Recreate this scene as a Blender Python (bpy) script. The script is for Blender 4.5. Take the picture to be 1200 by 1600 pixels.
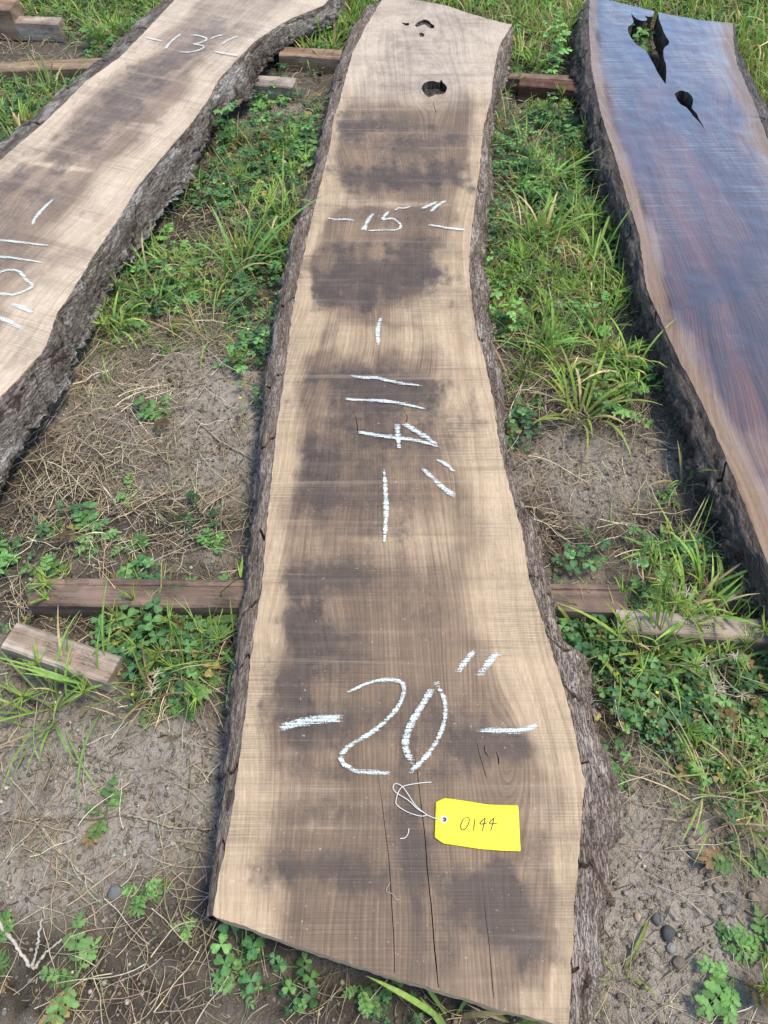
import bpy, math, random
import numpy as np
from mathutils import Vector, Matrix
from mathutils.geometry import delaunay_2d_cdt

for o in list(bpy.data.objects):
    bpy.data.objects.remove(o)
scene = bpy.context.scene
rng = np.random.default_rng(7)
random.seed(7)

# ------------------------------------------------------------------ camera
BEAM_H = 0.055            # height of the sticker beams on the dirt
SLAB_T = 0.064            # slab thickness
Z_TOP = BEAM_H + SLAB_T + 0.002
CAM_Z = Z_TOP + 1.146
PITCH = math.radians(55.7)  # below the horizon
F = 1202.0                # focal length in pixels of the 1200x1600 photograph
cam_d = bpy.data.cameras.new('camera')
cam = bpy.data.objects.new('camera', cam_d)
scene.collection.objects.link(cam)
cam.location = (0, 0, CAM_Z)
cam.rotation_euler = (math.pi / 2 - PITCH, 0, 0)
cam_d.sensor_fit = 'VERTICAL'
cam_d.sensor_height = 36.0
cam_d.lens = F / 1600 * 36.0
cam_d.clip_start = 0.02
cam_d.clip_end = 2000
scene.camera = cam

# ------------------------------------------------------------------ sky, sun, exposure
SUN_EL, SUN_AZ = math.radians(68), math.radians(95)    # azimuth measured from +Y towards +X
world = bpy.data.worlds.new('World')
scene.world = world
world.use_nodes = True
wn = world.node_tree.nodes
sky = wn.new('ShaderNodeTexSky')
sky.sky_type = 'NISHITA'
sky.sun_disc = False
sky.sun_elevation = SUN_EL
sky.sun_rotation = SUN_AZ
sky.air_density = 1.0
sky.dust_density = 1.2
sky.ozone_density = 1.2
bg = wn['Background']
bg.inputs['Strength'].default_value = 0.15
world.node_tree.links.new(sky.outputs[0], bg.inputs['Color'])
sun_d = bpy.data.lights.new('sun', 'SUN')
sun_d.energy = 1.85
sun_d.angle = math.radians(14)
sun_d.color = (1.0, 0.86, 0.65)
sun = bpy.data.objects.new('sun', sun_d)
scene.collection.objects.link(sun)
sd = Vector((math.sin(SUN_AZ) * math.cos(SUN_EL), math.cos(SUN_AZ) * math.cos(SUN_EL), math.sin(SUN_EL)))
sun.rotation_euler = sd.to_track_quat('Z', 'Y').to_euler()
sun.location = (0, 0, 5)
vs = scene.view_settings
vs.view_transform = 'Standard'
vs.look = 'None'
vs.gamma = 1.0
vs.use_curve_mapping = False
vs.exposure = 0.95

# ------------------------------------------------------------------ geometry from the photograph
SP, CP = math.sin(PITCH), math.cos(PITCH)
def ground_xy(p, z=0.0):
    """where the sight line through a photograph point meets the level z"""
    p = np.atleast_2d(np.asarray(p, float))
    u = (p[:, 0] - 600) / F
    v = (p[:, 1] - 800) / F
    dy = CP - v * SP
    dz = -SP - v * CP
    t = (z - CAM_Z) / dz
    return np.stack([u * t, dy * t], 1)

def photo_xy(q, z=0.0):
    q = np.asarray(q, float)
    X, Y = q[:, 0], q[:, 1]
    Z = z - CAM_Z
    depth = Y * CP - Z * SP
    up = Y * SP + Z * CP
    depth = np.maximum(depth, 1e-3)
    return np.stack([600 + F * X / depth, 800 - F * up / depth], 1)

# ------------------------------------------------------------------ noise
def _hash(ix, iy, seed):
    h = (ix.astype(np.int64) * 374761393 + iy.astype(np.int64) * 668265263 + seed * 2147483647) & 0xFFFFFFFF
    h = ((h ^ (h >> 13)) * 1274126177) & 0xFFFFFFFF
    h = ((h ^ (h >> 16)) * 2246822519) & 0xFFFFFFFF
    return ((h ^ (h >> 15)) & 0xFFFFFF) / float(0x1000000)

def perlin(x, y, seed=0):
    x = np.asarray(x, float); y = np.asarray(y, float)
    x, y = np.broadcast_arrays(x, y)
    ix = np.floor(x); iy = np.floor(y)
    fx = x - ix; fy = y - iy
    ux = fx * fx * fx * (fx * (fx * 6 - 15) + 10)
    uy = fy * fy * fy * (fy * (fy * 6 - 15) + 10)
    def g(ax, ay):
        a = _hash(ix + ax, iy + ay, seed) * 2 * np.pi
        return np.cos(a) * (fx - ax) + np.sin(a) * (fy - ay)
    a = g(0, 0) * (1 - ux) + g(1, 0) * ux
    b = g(0, 1) * (1 - ux) + g(1, 1) * ux
    return (a * (1 - uy) + b * uy) * 1.5

def fbm(x, y, oct=4, seed=0, gain=0.5):
    s = 0; a = 1.0; f = 1.0
    for i in range(oct):
        s = s + a * perlin(x * f, y * f, seed + i * 17)
        a *= gain; f *= 2.03
    return s

def ridged(x, y, oct=3, seed=0):
    s = 0; a = 1.0; f = 1.0; n = 0
    for i in range(oct):
        s = s + a * (1 - np.minimum(1, np.abs(perlin(x * f, y * f, seed + i * 31)) * 2.2)); n += a
        a *= 0.5; f *= 2.1
    return s / n

def smooth(a, b, x):
    t = np.clip((x - a) / (b - a), 0, 1)
    return t * t * (3 - 2 * t)

# ------------------------------------------------------------------ object helpers
def link(o, parent=None):
    scene.collection.objects.link(o)
    if parent is not None:
        o.parent = parent
    return o

def mesh_obj(name, v, faces, mats, parent=None, attrs=None, cols=None, smooth_on=True, fmat=None):
    me = bpy.data.meshes.new(name)
    v = np.asarray(v, np.float32)
    if isinstance(faces, np.ndarray):
        k = faces.shape[1]
        nf = len(faces)
        me.vertices.add(len(v)); me.vertices.foreach_set('co', v.ravel())
        me.loops.add(nf * k); me.loops.foreach_set('vertex_index', faces.astype(np.int32).ravel())
        me.polygons.add(nf)
        me.polygons.foreach_set('loop_start', np.arange(0, nf * k, k, dtype=np.int32))
        me.update(calc_edges=True)
    else:
        me.from_pydata([tuple(map(float, p)) for p in v], [], faces)
    if smooth_on:
        me.polygons.foreach_set('use_smooth', np.ones(len(me.polygons), bool))
    if fmat is not None:
        me.polygons.foreach_set('material_index', np.asarray(fmat, np.int32))
    for n, a in (attrs or {}).items():
        at = me.attributes.new(n, 'FLOAT', 'POINT')
        at.data.foreach_set('value', np.asarray(a, np.float32))
    if cols is not None:
        at = me.attributes.new('col', 'FLOAT_COLOR', 'POINT')
        c = np.ones((len(v), 4), np.float32); c[:, :3] = cols
        at.data.foreach_set('color', c.ravel())
    for m in (mats if isinstance(mats, (list, tuple)) else [mats]):
        me.materials.append(m)
    me.update()
    return link(bpy.data.objects.new(name, me), parent)

def tag(o, label=None, cat=None, group=None, kind=None):
    if label: o['label'] = label
    if cat: o['category'] = cat
    if group: o['group'] = group
    if kind or cat: o['kind'] = kind or 'thing'
    return o

def empty(name, loc, rz=0.0):
    o = bpy.data.objects.new(name, None)
    o.empty_display_size = 0.05
    o.location = loc; o.rotation_euler = (0, 0, rz)
    return link(o)

# ------------------------------------------------------------------ node helper
class NT:
    def __init__(s, name):
        s.m = bpy.data.materials.new(name); s.m.use_nodes = True
        s.t = s.m.node_tree; s.n = s.t.nodes; s.l = s.t.links
        s.b = s.n['Principled BSDF']; s.out = s.n['Material Output']
    def new(s, t, **kw):
        x = s.n.new('ShaderNode' + t)
        for k, v in kw.items(): setattr(x, k, v)
        return x
    def put(s, sock, v):
        if isinstance(v, bpy.types.NodeSocket): s.l.new(v, sock)
        else: sock.default_value = v
    def obj(s): return s.new('TexCoord').outputs['Object']
    def mapping(s, vec, scale, loc=(0, 0, 0), rot=(0, 0, 0)):
        m = s.new('Mapping'); s.l.new(vec, m.inputs[0])
        m.inputs['Scale'].default_value = scale; m.inputs['Location'].default_value = loc; m.inputs['Rotation'].default_value = rot
        return m.outputs[0]
    def noise(s, vec, scale, detail=4, rough=0.55, dist=0.0):
        x = s.new('TexNoise'); s.l.new(vec, x.inputs['Vector'])
        x.inputs['Scale'].default_value = scale; x.inputs['Detail'].default_value = detail
        x.inputs['Roughness'].default_value = rough; x.inputs['Distortion'].default_value = dist
        return x.outputs['Fac']
    def voro(s, vec, scale, feature='F1'):
        x = s.new('TexVoronoi', feature=feature); s.l.new(vec, x.inputs['Vector']); x.inputs['Scale'].default_value = scale
        return x
    def wave(s, vec, scale, dist=0.0, detail=2, dscale=1.0, direction='Y', profile='SIN'):
        x = s.new('TexWave', wave_type='BANDS', bands_direction=direction, wave_profile=profile)
        s.l.new(vec, x.inputs['Vector'])
        x.inputs['Scale'].default_value = scale; x.inputs['Distortion'].default_value = dist
        x.inputs['Detail'].default_value = detail; x.inputs['Detail Scale'].default_value = dscale
        return x.outputs['Fac']
    def math(s, op, a, b=0.0, c=0.0, clamp=False):
        x = s.new('Math', operation=op, use_clamp=clamp)
        s.put(x.inputs[0], a); s.put(x.inputs[1], b); s.put(x.inputs[2], c)
        return x.outputs[0]
    def rng(s, v, a, b, c=0.0, d=1.0, kind='SMOOTHSTEP'):
        x = s.new('MapRange', interpolation_type=kind)
        s.put(x.inputs['Value'], v)
        for k, q in zip(('From Min', 'From Max', 'To Min', 'To Max'), (a, b, c, d)): s.put(x.inputs[k], q)
        return x.outputs['Result']
    def mix(s, f, a, b, blend='MIX'):
        x = s.new('Mix', data_type='RGBA', blend_type=blend)
        s.put(x.inputs['Factor'], f)
        for k, q in ((6, a), (7, b)):
            if isinstance(q, tuple) and len(q) == 3: q = q + (1,)
            s.put(x.inputs[k], q)
        return x.outputs[2]
    def attr(s, name, color=False):
        x = s.new('Attribute', attribute_name=name)
        return x.outputs['Color'] if color else x.outputs['Fac']
    def rand(s): return s.new('ObjectInfo').outputs['Random']
    def bump(s, h, strength=0.5, dist=0.002, normal=None):
        x = s.new('Bump'); s.put(x.inputs['Height'], h)
        x.inputs['Strength'].default_value = strength; x.inputs['Distance'].default_value = dist
        if normal is not None: s.l.new(normal, x.inputs['Normal'])
        return x.outputs[0]
    def set(s, **kw):
        for k, v in kw.items():
            k = k.replace('_', ' ')
            if isinstance(v, tuple) and len(v) == 3 and 'Color' in k or (isinstance(v, tuple) and len(v) == 3 and k == 'Base Color'): v = v + (1,)
            s.put(s.b.inputs[k], v)
        return s.m
# ------------------------------------------------------------------ materials
KERF = 2 * math.pi / (20 * 0.0046)       # wave scale for one saw mark each 4.6 mm

def mat_slab(name, sap, sap2, heart, heart2, stain, wet=False):
    t = NT(name); co = t.obj()
    asap, ast, awe = t.attr('sap'), t.attr('stain'), t.attr('weather')
    # the grain runs with the trunk and bends round the knots (attribute 'grain' = warped distance across)
    sp = t.new('SeparateXYZ'); t.l.new(co, sp.inputs[0])
    cw = t.new('CombineXYZ'); t.l.new(t.attr('grain'), cw.inputs[0]); t.l.new(sp.outputs[1], cw.inputs[1])
    wco = cw.outputs[0]
    streak = t.noise(t.mapping(wco, (130, 1.5, 1)), 1.0, 5, 0.62)
    broad = t.noise(t.mapping(wco, (16, 0.9, 1)), 1.0, 3, 0.5)
    rings = t.wave(t.mapping(wco, (1, 0.05, 1)), 44.0, 3.5, 2, 1.5, 'X', 'SAW')
    fine = t.noise(t.mapping(co, (330, 40, 1)), 1.0, 3, 0.7)
    pore = t.noise(t.mapping(wco, (900, 45, 1)), 1.0, 2, 0.6)
    mott = t.noise(co, 34, 6, 0.68)
    blot = t.noise(co, 11, 5, 0.62)
    kmod = t.noise(t.mapping(co, (5, 9, 1)), 1.0, 3)
    kmod2 = t.noise(t.mapping(co, (2, 60, 1)), 1.0, 3, 0.6)
    kerf = t.wave(t.mapping(co, (1, 1, 1)), KERF, 1.6, 2, 0.25, 'Y')
    kline = t.noise(t.mapping(co, (6, 520, 1)), 1.0, 3, 0.75)
    # sapwood / heartwood, with an uneven border
    fs = t.rng(t.math('ADD', asap, t.math('ADD', t.math('MULTIPLY', t.math('SUBTRACT', blot, 0.5), 0.5), t.math('MULTIPLY', t.math('SUBTRACT', streak, 0.5), 0.6))), 0.08, 0.98, 0, 1, 'LINEAR')
    thread = t.noise(t.mapping(wco, (320, 2.6, 1)), 1.0, 4, 0.65)
    c_h = t.mix(t.rng(t.math('ADD', t.math('MULTIPLY', rings, 0.20), t.math('ADD', t.math('MULTIPLY', streak, 0.5), t.math('ADD', t.math('MULTIPLY', thread, 0.6), t.math('MULTIPLY', t.math('SUBTRACT', broad, 0.5), 0.9)))), 0.40, 0.98), heart, heart2)
    c_s = t.mix(t.rng(t.math('ADD', t.math('ADD', streak, thread), broad), 1.15, 1.8), sap2, sap)
    col = t.mix(fs, c_h, c_s)
    # blue-black drying stain, blotchy and speckled at its rim
    mot2 = t.noise(t.mapping(co, (90, 55, 1)), 1.0, 5, 0.7)
    e = t.math('ADD', t.math('MULTIPLY', t.math('SUBTRACT', blot, 0.5), 0.55), t.math('MULTIPLY', t.math('SUBTRACT', mot2, 0.5), 1.15))
    e = t.math('ADD', e, t.math('MULTIPLY', t.math('SUBTRACT', t.math('ADD', thread, streak), 1.0), 0.65))
    fst = t.rng(t.math('ADD', ast, t.math('MULTIPLY', e, t.rng(ast, 0.0, 0.25))), 0.09, 0.72, 0.0, 0.92, 'LINEAR')
    st_c = t.mix(t.rng(t.math('ADD', t.math('MULTIPLY', mott, 0.6), t.math('MULTIPLY', thread, 0.4)), 0.38, 0.64), stain, tuple(min(1, x * 1.9 + .015) for x in stain))
    col = t.mix(fst, col, st_c)
    # weathered silvery end
    col = t.mix(t.math('MULTIPLY', awe, t.rng(t.math('ADD', mott, streak), 0.6, 1.4, 0.35, 0.92)), col, (0.57, 0.495, 0.40))
    if not wet:
        # grime: brownish handling dirt and water marks, a few cross bands left by the mill
        gr = t.noise(t.mapping(co, (9, 7, 1)), 1.0, 7, 0.72)
        col = t.mix(t.math('MULTIPLY', t.rng(gr, 0.46, 0.72), 0.42), col, (0.15, 0.105, 0.068))
        gb = t.noise(t.mapping(co, (0.8, 26, 1)), 1.0, 4, 0.7)
        col = t.mix(t.math('MULTIPLY', t.rng(gb, 0.54, 0.70), 0.30), col, (0.13, 0.092, 0.064))
        col = t.mix(t.math('MULTIPLY', t.rng(gb, 0.46, 0.30), 0.22), col, (0.62, 0.52, 0.38))
        # saw marks: thin darker lines straight across the board
        kd = t.math('MULTIPLY', t.rng(kline, 0.40, 0.60, 1.0, 0.0), t.rng(kmod, 0.40, 0.66, 0.10, 1.0))
        col = t.mix(t.math('MULTIPLY', kd, 0.42), col, (0.06, 0.045, 0.035))
        col = t.mix(t.math('MULTIPLY', t.rng(kmod2, 0.5, 0.75), 0.06), col, (0.62, 0.52, 0.40))
        col = t.mix(t.math('MULTIPLY', t.rng(pore, 0.56, 0.74), 0.38), col, (0.05, 0.036, 0.03))
        col = t.mix(t.math('MULTIPLY', t.rng(fine, 0.3, 0.7, 1, 0), 0.20), col, (0.05, 0.04, 0.03))
        spk = t.rng(t.noise(co, 210, 2, 0.5), 0.70, 0.78)
        col = t.mix(t.math('MULTIPLY', spk, 0.35), col, (0.7, 0.64, 0.55))
    else:
        col = t.mix(t.math('MULTIPLY', t.rng(pore, 0.5, 0.75), 0.5), col, (0.02, 0.010, 0.008))
    hgt = t.math('ADD', t.math('MULTIPLY', kerf, t.rng(kmod, 0.3, 0.65, 0.05, 0.5)), t.math('MULTIPLY', kline, 0.9))
    hgt = t.math('ADD', hgt, t.math('MULTIPLY', pore, 0.5))
    if wet:
        rip = t.noise(t.mapping(co, (3.5, 95, 1)), 1.0, 3, 0.6)
        hgt = t.math('ADD', t.math('MULTIPLY', kline, 0.5), t.math('MULTIPLY', rip, 2.6))
        hgt = t.math('MULTIPLY', hgt, t.rng(t.noise(t.mapping(co, (3, 2, 1)), 1.6, 3), 0.42, 0.62, 0.06, 1.0))
        hgt2 = t.noise(t.mapping(co, (4, 1.5, 1)), 3.0, 4, 0.5)
        nb = t.bump(hgt2, 0.25, 0.02)
        nrm = t.bump(hgt, 0.7, 0.0012, nb)
        t.set(Base_Color=col, Roughness=0.5, Normal=nrm)
        t.b.inputs['Specular IOR Level'].default_value = 0.2
        wetf = t.attr('wet')
        t.put(t.b.inputs['Coat Weight'], t.rng(t.math('ADD', wetf, t.math('MULTIPLY', t.math('SUBTRACT', blot, .5), .5)), 0.25, 0.75))
        t.put(t.b.inputs['Coat Roughness'], t.rng(blot, 0.3, 0.7, 0.05, 0.14))
        t.b.inputs['Coat IOR'].default_value = 1.6
        t.l.new(nrm, t.b.inputs['Coat Normal'])
        # standing oil: a film whose mirror grows towards grazing sight lines
        gl = t.new('BsdfGlossy'); gl.inputs['Roughness'].default_value = 0.10; t.l.new(nrm, gl.inputs['Normal'])
        lw = t.new('LayerWeight'); lw.inputs['Blend'].default_value = 0.5; t.l.new(nb, lw.inputs['Normal'])
        film = t.math('MULTIPLY', t.math('POWER', lw.outputs['Facing'], 2.5), t.math('MULTIPLY', wetf, 1.15))
        mx = t.new('MixShader'); t.l.new(film, mx.inputs[0]); t.l.new(t.b.outputs[0], mx.inputs[1]); t.l.new(gl.outputs[0], mx.inputs[2])
        t.l.new(mx.outputs[0], t.out.inputs[0])
    else:
        nrm = t.bump(hgt, 0.55, 0.0009)
        t.set(Base_Color=col, Roughness=t.rng(mott, 0.3, 0.7, 0.50, 0.72), Normal=nrm)
        t.b.inputs['Specular IOR Level'].default_value = 0.4
    return t.m

def mat_bark(name, dark, mid, pale, wet=False, pale_amt=0.5):
    t = NT(name); co = t.obj()
    n1 = t.noise(t.mapping(co, (60, 11, 60)), 1.0, 6, 0.65)
    n2 = t.noise(co, 14, 4, 0.6)
    n3 = t.noise(t.mapping(co, (260, 20, 260)), 1.0, 5, 0.72)
    n4 = t.noise(co, 160, 3, 0.6)
    ridge = t.attr('ridge')
    c = t.mix(t.rng(n1, 0.34, 0.66), dark, mid)
    f = t.math('MULTIPLY', t.rng(t.math('ADD', t.math('MULTIPLY', ridge, .5), n2), 0.62, 1.0), pale_amt)
    c = t.mix(f, c, pale)
    crk = t.rng(t.math('ABSOLUTE', t.math('SUBTRACT', n3, 0.5)), 0.0, 0.045, 1.0, 0.0)
    c = t.mix(t.math('MULTIPLY', crk, 0.6), c, tuple(x * .35 for x in dark))
    c = t.mix(t.math('MULTIPLY', t.rng(n4, 0.6, 0.75), 0.3), c, pale)
    h = t.math('ADD', t.math('MULTIPLY', n3, 1.2), t.math('SUBTRACT', t.math('ADD', t.math('MULTIPLY', n1, 1.2), t.math('MULTIPLY', n4, 0.6)), t.math('MULTIPLY', crk, 0.8)))
    t.set(Base_Color=c, Roughness=0.5 if wet else 0.9, Normal=t.bump(h, 1.0, 0.006))
    t.b.inputs['Specular IOR Level'].default_value = 0.5 if wet else 0.2
    return t.m

def mat_endgrain(name, a, b):
    t = NT(name); co = t.obj()
    n = t.noise(t.mapping(co, (60, 60, 400)), 1.0, 4, 0.6)
    n2 = t.noise(co, 30, 3)
    c = t.mix(t.rng(t.math('ADD', n, t.math('MULTIPLY', n2, .5)), 0.5, 1.0), a, b)
    t.set(Base_Color=c, Roughness=0.8, Normal=t.bump(n, 0.6, 0.002))
    return t.m

def mat_rot(name):
    t = NT(name); co = t.obj()
    n = t.noise(t.mapping(co, (90, 90, 30)), 1.0, 5, 0.65)
    c = t.mix(t.rng(n, 0.4, 0.75), (0.016, 0.012, 0.010), (0.15, 0.12, 0.10))
    t.set(Base_Color=c, Roughness=0.8, Normal=t.bump(n, 1.0, 0.006))
    return t.m

def mat_beam(name, a, b, dirt, amt):
    t = NT(name); co = t.obj(); r = t.rand()
    sh = t.new('VectorMath', operation='ADD'); t.l.new(co, sh.inputs[0])
    cx = t.new('CombineXYZ'); t.l.new(t.math('MULTIPLY', r, 9.0), cx.inputs[0]); t.l.new(cx.outputs[0], sh.inputs[1])
    p = sh.outputs[0]
    g = t.noise(t.mapping(p, (4, 120, 120)), 1.0, 5, 0.6)
    w = t.wave(t.mapping(p, (0.12, 1, 1)), 9, 6, 3, 1.3, 'DIAGONAL')
    n = t.noise(p, 17, 5, 0.65)
    f = t.noise(t.mapping(p, (14, 600, 600)), 1.0, 3, 0.7)
    c = t.mix(t.rng(t.math('MULTIPLY_ADD', w, .4, g), 0.4, 1.0), b, a)
    c = t.mix(t.math('MULTIPLY', t.rng(n, 0.42, 0.64), amt), c, dirt)
    c = t.mix(t.math('MULTIPLY', t.rng(f, 0.55, 0.72), 0.5), c, tuple(x * .3 for x in b))
    n5 = t.noise(t.mapping(p, (6, 170, 170)), 1.0, 4, 0.7)
    ck = t.rng(t.math('ABSOLUTE', t.math('SUBTRACT', n5, 0.5)), 0.0, 0.03, 1.0, 0.0)
    c = t.mix(t.math('MULTIPLY', ck, t.rng(n, 0.4, 0.55, 0.0, 0.8)), c, (0.02, 0.015, 0.012))
    c = t.mix(t.math('MULTIPLY', t.rng(t.noise(p, 45, 5, 0.7), 0.52, 0.68), 0.5), c, (0.17, 0.145, 0.115))
    h = t.math('ADD', g, t.math('MULTIPLY', f, 0.6))
    t.set(Base_Color=c, Roughness=0.8, Normal=t.bump(h, 0.7, 0.002))
    t.b.inputs['Specular IOR Level'].default_value = 0.25
    return t.m

def mat_leaf(name, transl=0.3, rough=0.5, mottle=0.35):
    t = NT(name); co = t.obj()
    n = t.noise(co, 130, 3)
    c = t.mix(t.rng(n, 0.25, 0.75, 1.0, 1.0 - mottle), (0, 0, 0), t.attr('col', True))
    t.set(Base_Color=c, Roughness=rough)
    t.b.inputs['Specular IOR Level'].default_value = 0.35
    if transl:
        tr = t.new('BsdfTranslucent')
        hs = t.mix(1.0, c, (1.25, 1.35, 0.55), 'MULTIPLY'); t.l.new(hs, tr.inputs['Color'])
        mx = t.new('MixShader'); mx.inputs[0].default_value = transl
        t.l.new(t.b.outputs[0], mx.inputs[1]); t.l.new(tr.outputs[0], mx.inputs[2]); t.l.new(mx.outputs[0], t.out.inputs[0])
    return t.m

def mat_dirt():
    t = NT('dirt'); co = t.obj()
    hum, dry = t.attr('humus'), t.attr('dry')
    a = t.noise(co, 2.4, 5, 0.6); b = t.noise(co, 17, 6, 0.66); c = t.noise(co, 95, 4, 0.7); d = t.noise(co, 330, 2, 0.6)
    col = t.mix(t.rng(t.math('ADD', a, b), 0.72, 1.3), (0.170, 0.147, 0.117), (0.335, 0.296, 0.242))
    col = t.mix(t.math('MULTIPLY', dry, t.rng(b, 0.25, 0.7, 0.5, 1.0)), col, (0.40, 0.365, 0.315))
    col = t.mix(t.math('MULTIPLY', hum, t.rng(b, 0.3, 0.65, 0.6, 1.0)), col, (0.060, 0.051, 0.041))
    col = t.mix(t.math('MULTIPLY', t.rng(c, 0.52, 0.68), 0.6), col, (0.07, 0.059, 0.048))
    col = t.mix(t.math('MULTIPLY', t.rng(d, 0.64, 0.74), 0.5), col, (0.40, 0.35, 0.29))
    h = t.math('ADD', t.math('MULTIPLY', b, 2.0), t.math('ADD', c, t.math('MULTIPLY', d, 0.35)))
    t.set(Base_Color=col, Roughness=0.95, Normal=t.bump(h, 1.0, 0.011))
    t.b.inputs['Specular IOR Level'].default_value = 0.15
    return t.m

def mat_chalk():
    t = NT('chalk'); co = t.obj()
    k = t.noise(t.mapping(co, (14, 400, 1)), 1.0, 2, 0.5)
    g = t.noise(co, 420, 3, 0.6)
    edge = t.attr('edge')
    a = t.math('ADD', t.math('MULTIPLY', k, 0.80), t.math('MULTIPLY', g, 0.70))
    a = t.math('SUBTRACT', a, t.math('MULTIPLY', edge, 0.50))
    al = t.rng(a, 0.47, 0.82, 0.0, 0.92)
    c = t.mix(g, (0.57, 0.67, 0.67), (0.70, 0.77, 0.75))
    t.set(Base_Color=c, Roughness=0.95)
    t.put(t.b.inputs['Alpha'], al)
    t.b.inputs['Specular IOR Level'].default_value = 0.1
    return t.m

def mat_plain(name, col, rough=0.6, n=0.25, scale=120, bump=0.2):
    t = NT(name); co = t.obj()
    f = t.noise(co, scale, 4, 0.6)
    c = t.mix(t.rng(f, 0.3, 0.7), tuple(x * (1 - n) for x in col), tuple(min(1, x * (1 + n)) for x in col))
    t.set(Base_Color=c, Roughness=rough, Normal=t.bump(f, bump, 0.002))
    return t.m

M_DRY = mat_slab('sawn_walnut_dry', (0.55, 0.425, 0.28), (0.38, 0.278, 0.172), (0.130, 0.088, 0.058), (0.305, 0.212, 0.137), (0.040, 0.0285, 0.0235))
M_GREY = mat_slab('sawn_walnut_grey', (0.66, 0.545, 0.41), (0.50, 0.395, 0.28), (0.22, 0.160, 0.114), (0.42, 0.32, 0.228), (0.100, 0.077, 0.063))
M_WET = mat_slab('sawn_walnut_wet', (0.27, 0.185, 0.118), (0.17, 0.108, 0.065), (0.018, 0.009, 0.010), (0.165, 0.062, 0.032), (0.012, 0.009, 0.015), wet=True)
M_BARK = mat_bark('walnut_bark', (0.23, 0.175, 0.14), (0.42, 0.342, 0.285), (0.64, 0.57, 0.50))
M_BARK_GREY = mat_bark('walnut_bark_grey', (0.16, 0.135, 0.11), (0.31, 0.27, 0.228), (0.60, 0.56, 0.51), pale_amt=0.7)
M_BARK_WET = mat_bark('walnut_bark_wet', (0.085, 0.066, 0.057), (0.19, 0.152, 0.13), (0.33, 0.29, 0.26), wet=True, pale_amt=0.35)
M_INNER = mat_bark('inner_bark', (0.06, 0.042, 0.034), (0.12, 0.084, 0.067), (0.2, 0.15, 0.12), pale_amt=0.2)
M_END = mat_endgrain('end_grain', (0.34, 0.24, 0.15), (0.60, 0.45, 0.28))
M_END_WET = mat_endgrain('end_grain_wet', (0.05, 0.03, 0.02), (0.14, 0.08, 0.045))
M_ROT = mat_rot('rotten_knot')
M_CHALK = mat_chalk()
M_LEAF = mat_leaf('green_leaf')
M_STRAW = mat_leaf('dry_stalk', 0.12, 0.7, 0.4)
M_DIRT = mat_dirt()

# ------------------------------------------------------------------ ground
def voronoi_edge(x, y, scale, seed):
    """distance between the nearest and second nearest jittered cell points"""
    x = x * scale; y = y * scale
    ix = np.floor(x); iy = np.floor(y)
    d1 = np.full(x.shape, 9.0); d2 = np.full(x.shape, 9.0)
    for a in (-1, 0, 1):
        for b in (-1, 0, 1):
            cx = ix + a + _hash(ix + a, iy + b, seed); cy = iy + b + _hash(ix + a, iy + b, seed + 5)
            d = np.hypot(x - cx, y - cy)
            d2 = np.minimum(d2, np.maximum(d, d1)); d1 = np.minimum(d1, d)
    return (d2 - d1) / scale

# bare, dry places and places with dark soil, as traced (centre, radii in photograph pixels)
BARE = [(330, 640, 90, 110), (340, 740, 70, 60), (170, 1260, 190, 120), (90, 1360, 120, 90), (280, 1170, 70, 60), (1000, 1420, 110, 130), (980, 1290, 60, 80),
        (890, 730, 80, 60), (930, 760, 70, 60), (1090, 1450, 90, 90), (300, 570, 50, 40), (60, 1170, 90, 50), (440, 165, 60, 22), (1050, 1560, 90, 50)]
DARK = [(60, 790, 120, 120), (250, 820, 160, 50), (130, 940, 150, 60), (300, 1000, 90, 120), (300, 1450, 220, 100), (560, 1560, 260, 60), (880, 820, 110, 60),
        (1060, 1090, 170, 120), (900, 640, 120, 70), (900, 400, 110, 200), (330, 380, 140, 160), (100, 1510, 150, 90), (860, 60, 90, 60), (1060, 840, 80, 80), (230, 1560, 200, 60)]
def field(pts, lst, soft=0.6, nz=0.35):
    """union of soft blobs traced on the photograph, evaluated at ground points"""
    px = photo_xy(pts)
    n = fbm(pts[:, 0] * 6, pts[:, 1] * 6, 3, 91)
    out = np.zeros(len(pts))
    for e in lst:
        r = np.hypot((px[:, 0] - e[0]) / e[2], (px[:, 1] - e[1]) / e[3]) + n * nz
        amt = e[4] if len(e) > 4 else 1.0
        out = np.maximum(out, amt * (1 - smooth(1 - soft * .5, 1 + soft * .5, r)))
    return out

def ground_height(x, y):
    h = fbm(x * 2.2, y * 2.2, 4, 3) * 0.007 + fbm(x * 14, y * 14, 4, 4) * 0.0028
    wx = x + fbm(x * 9, y * 9, 2, 8) * 0.03; wy = y + fbm(x * 9, y * 9, 2, 9) * 0.03
    e = voronoi_edge(wx, wy, 5.2, 12)
    mask = smooth(-0.1, 0.35, fbm(x * 3.1, y * 3.1, 2, 40))
    h = h - 0.016 * (1 - smooth(0.0, 0.007, e)) * mask
    h = h + 0.005 * np.maximum(0, perlin(x * 46, y * 46, 44) - 0.1) + 0.003 * np.maximum(0, perlin(x * 75, y * 75, 46) - 0.1)
    return h

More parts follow.
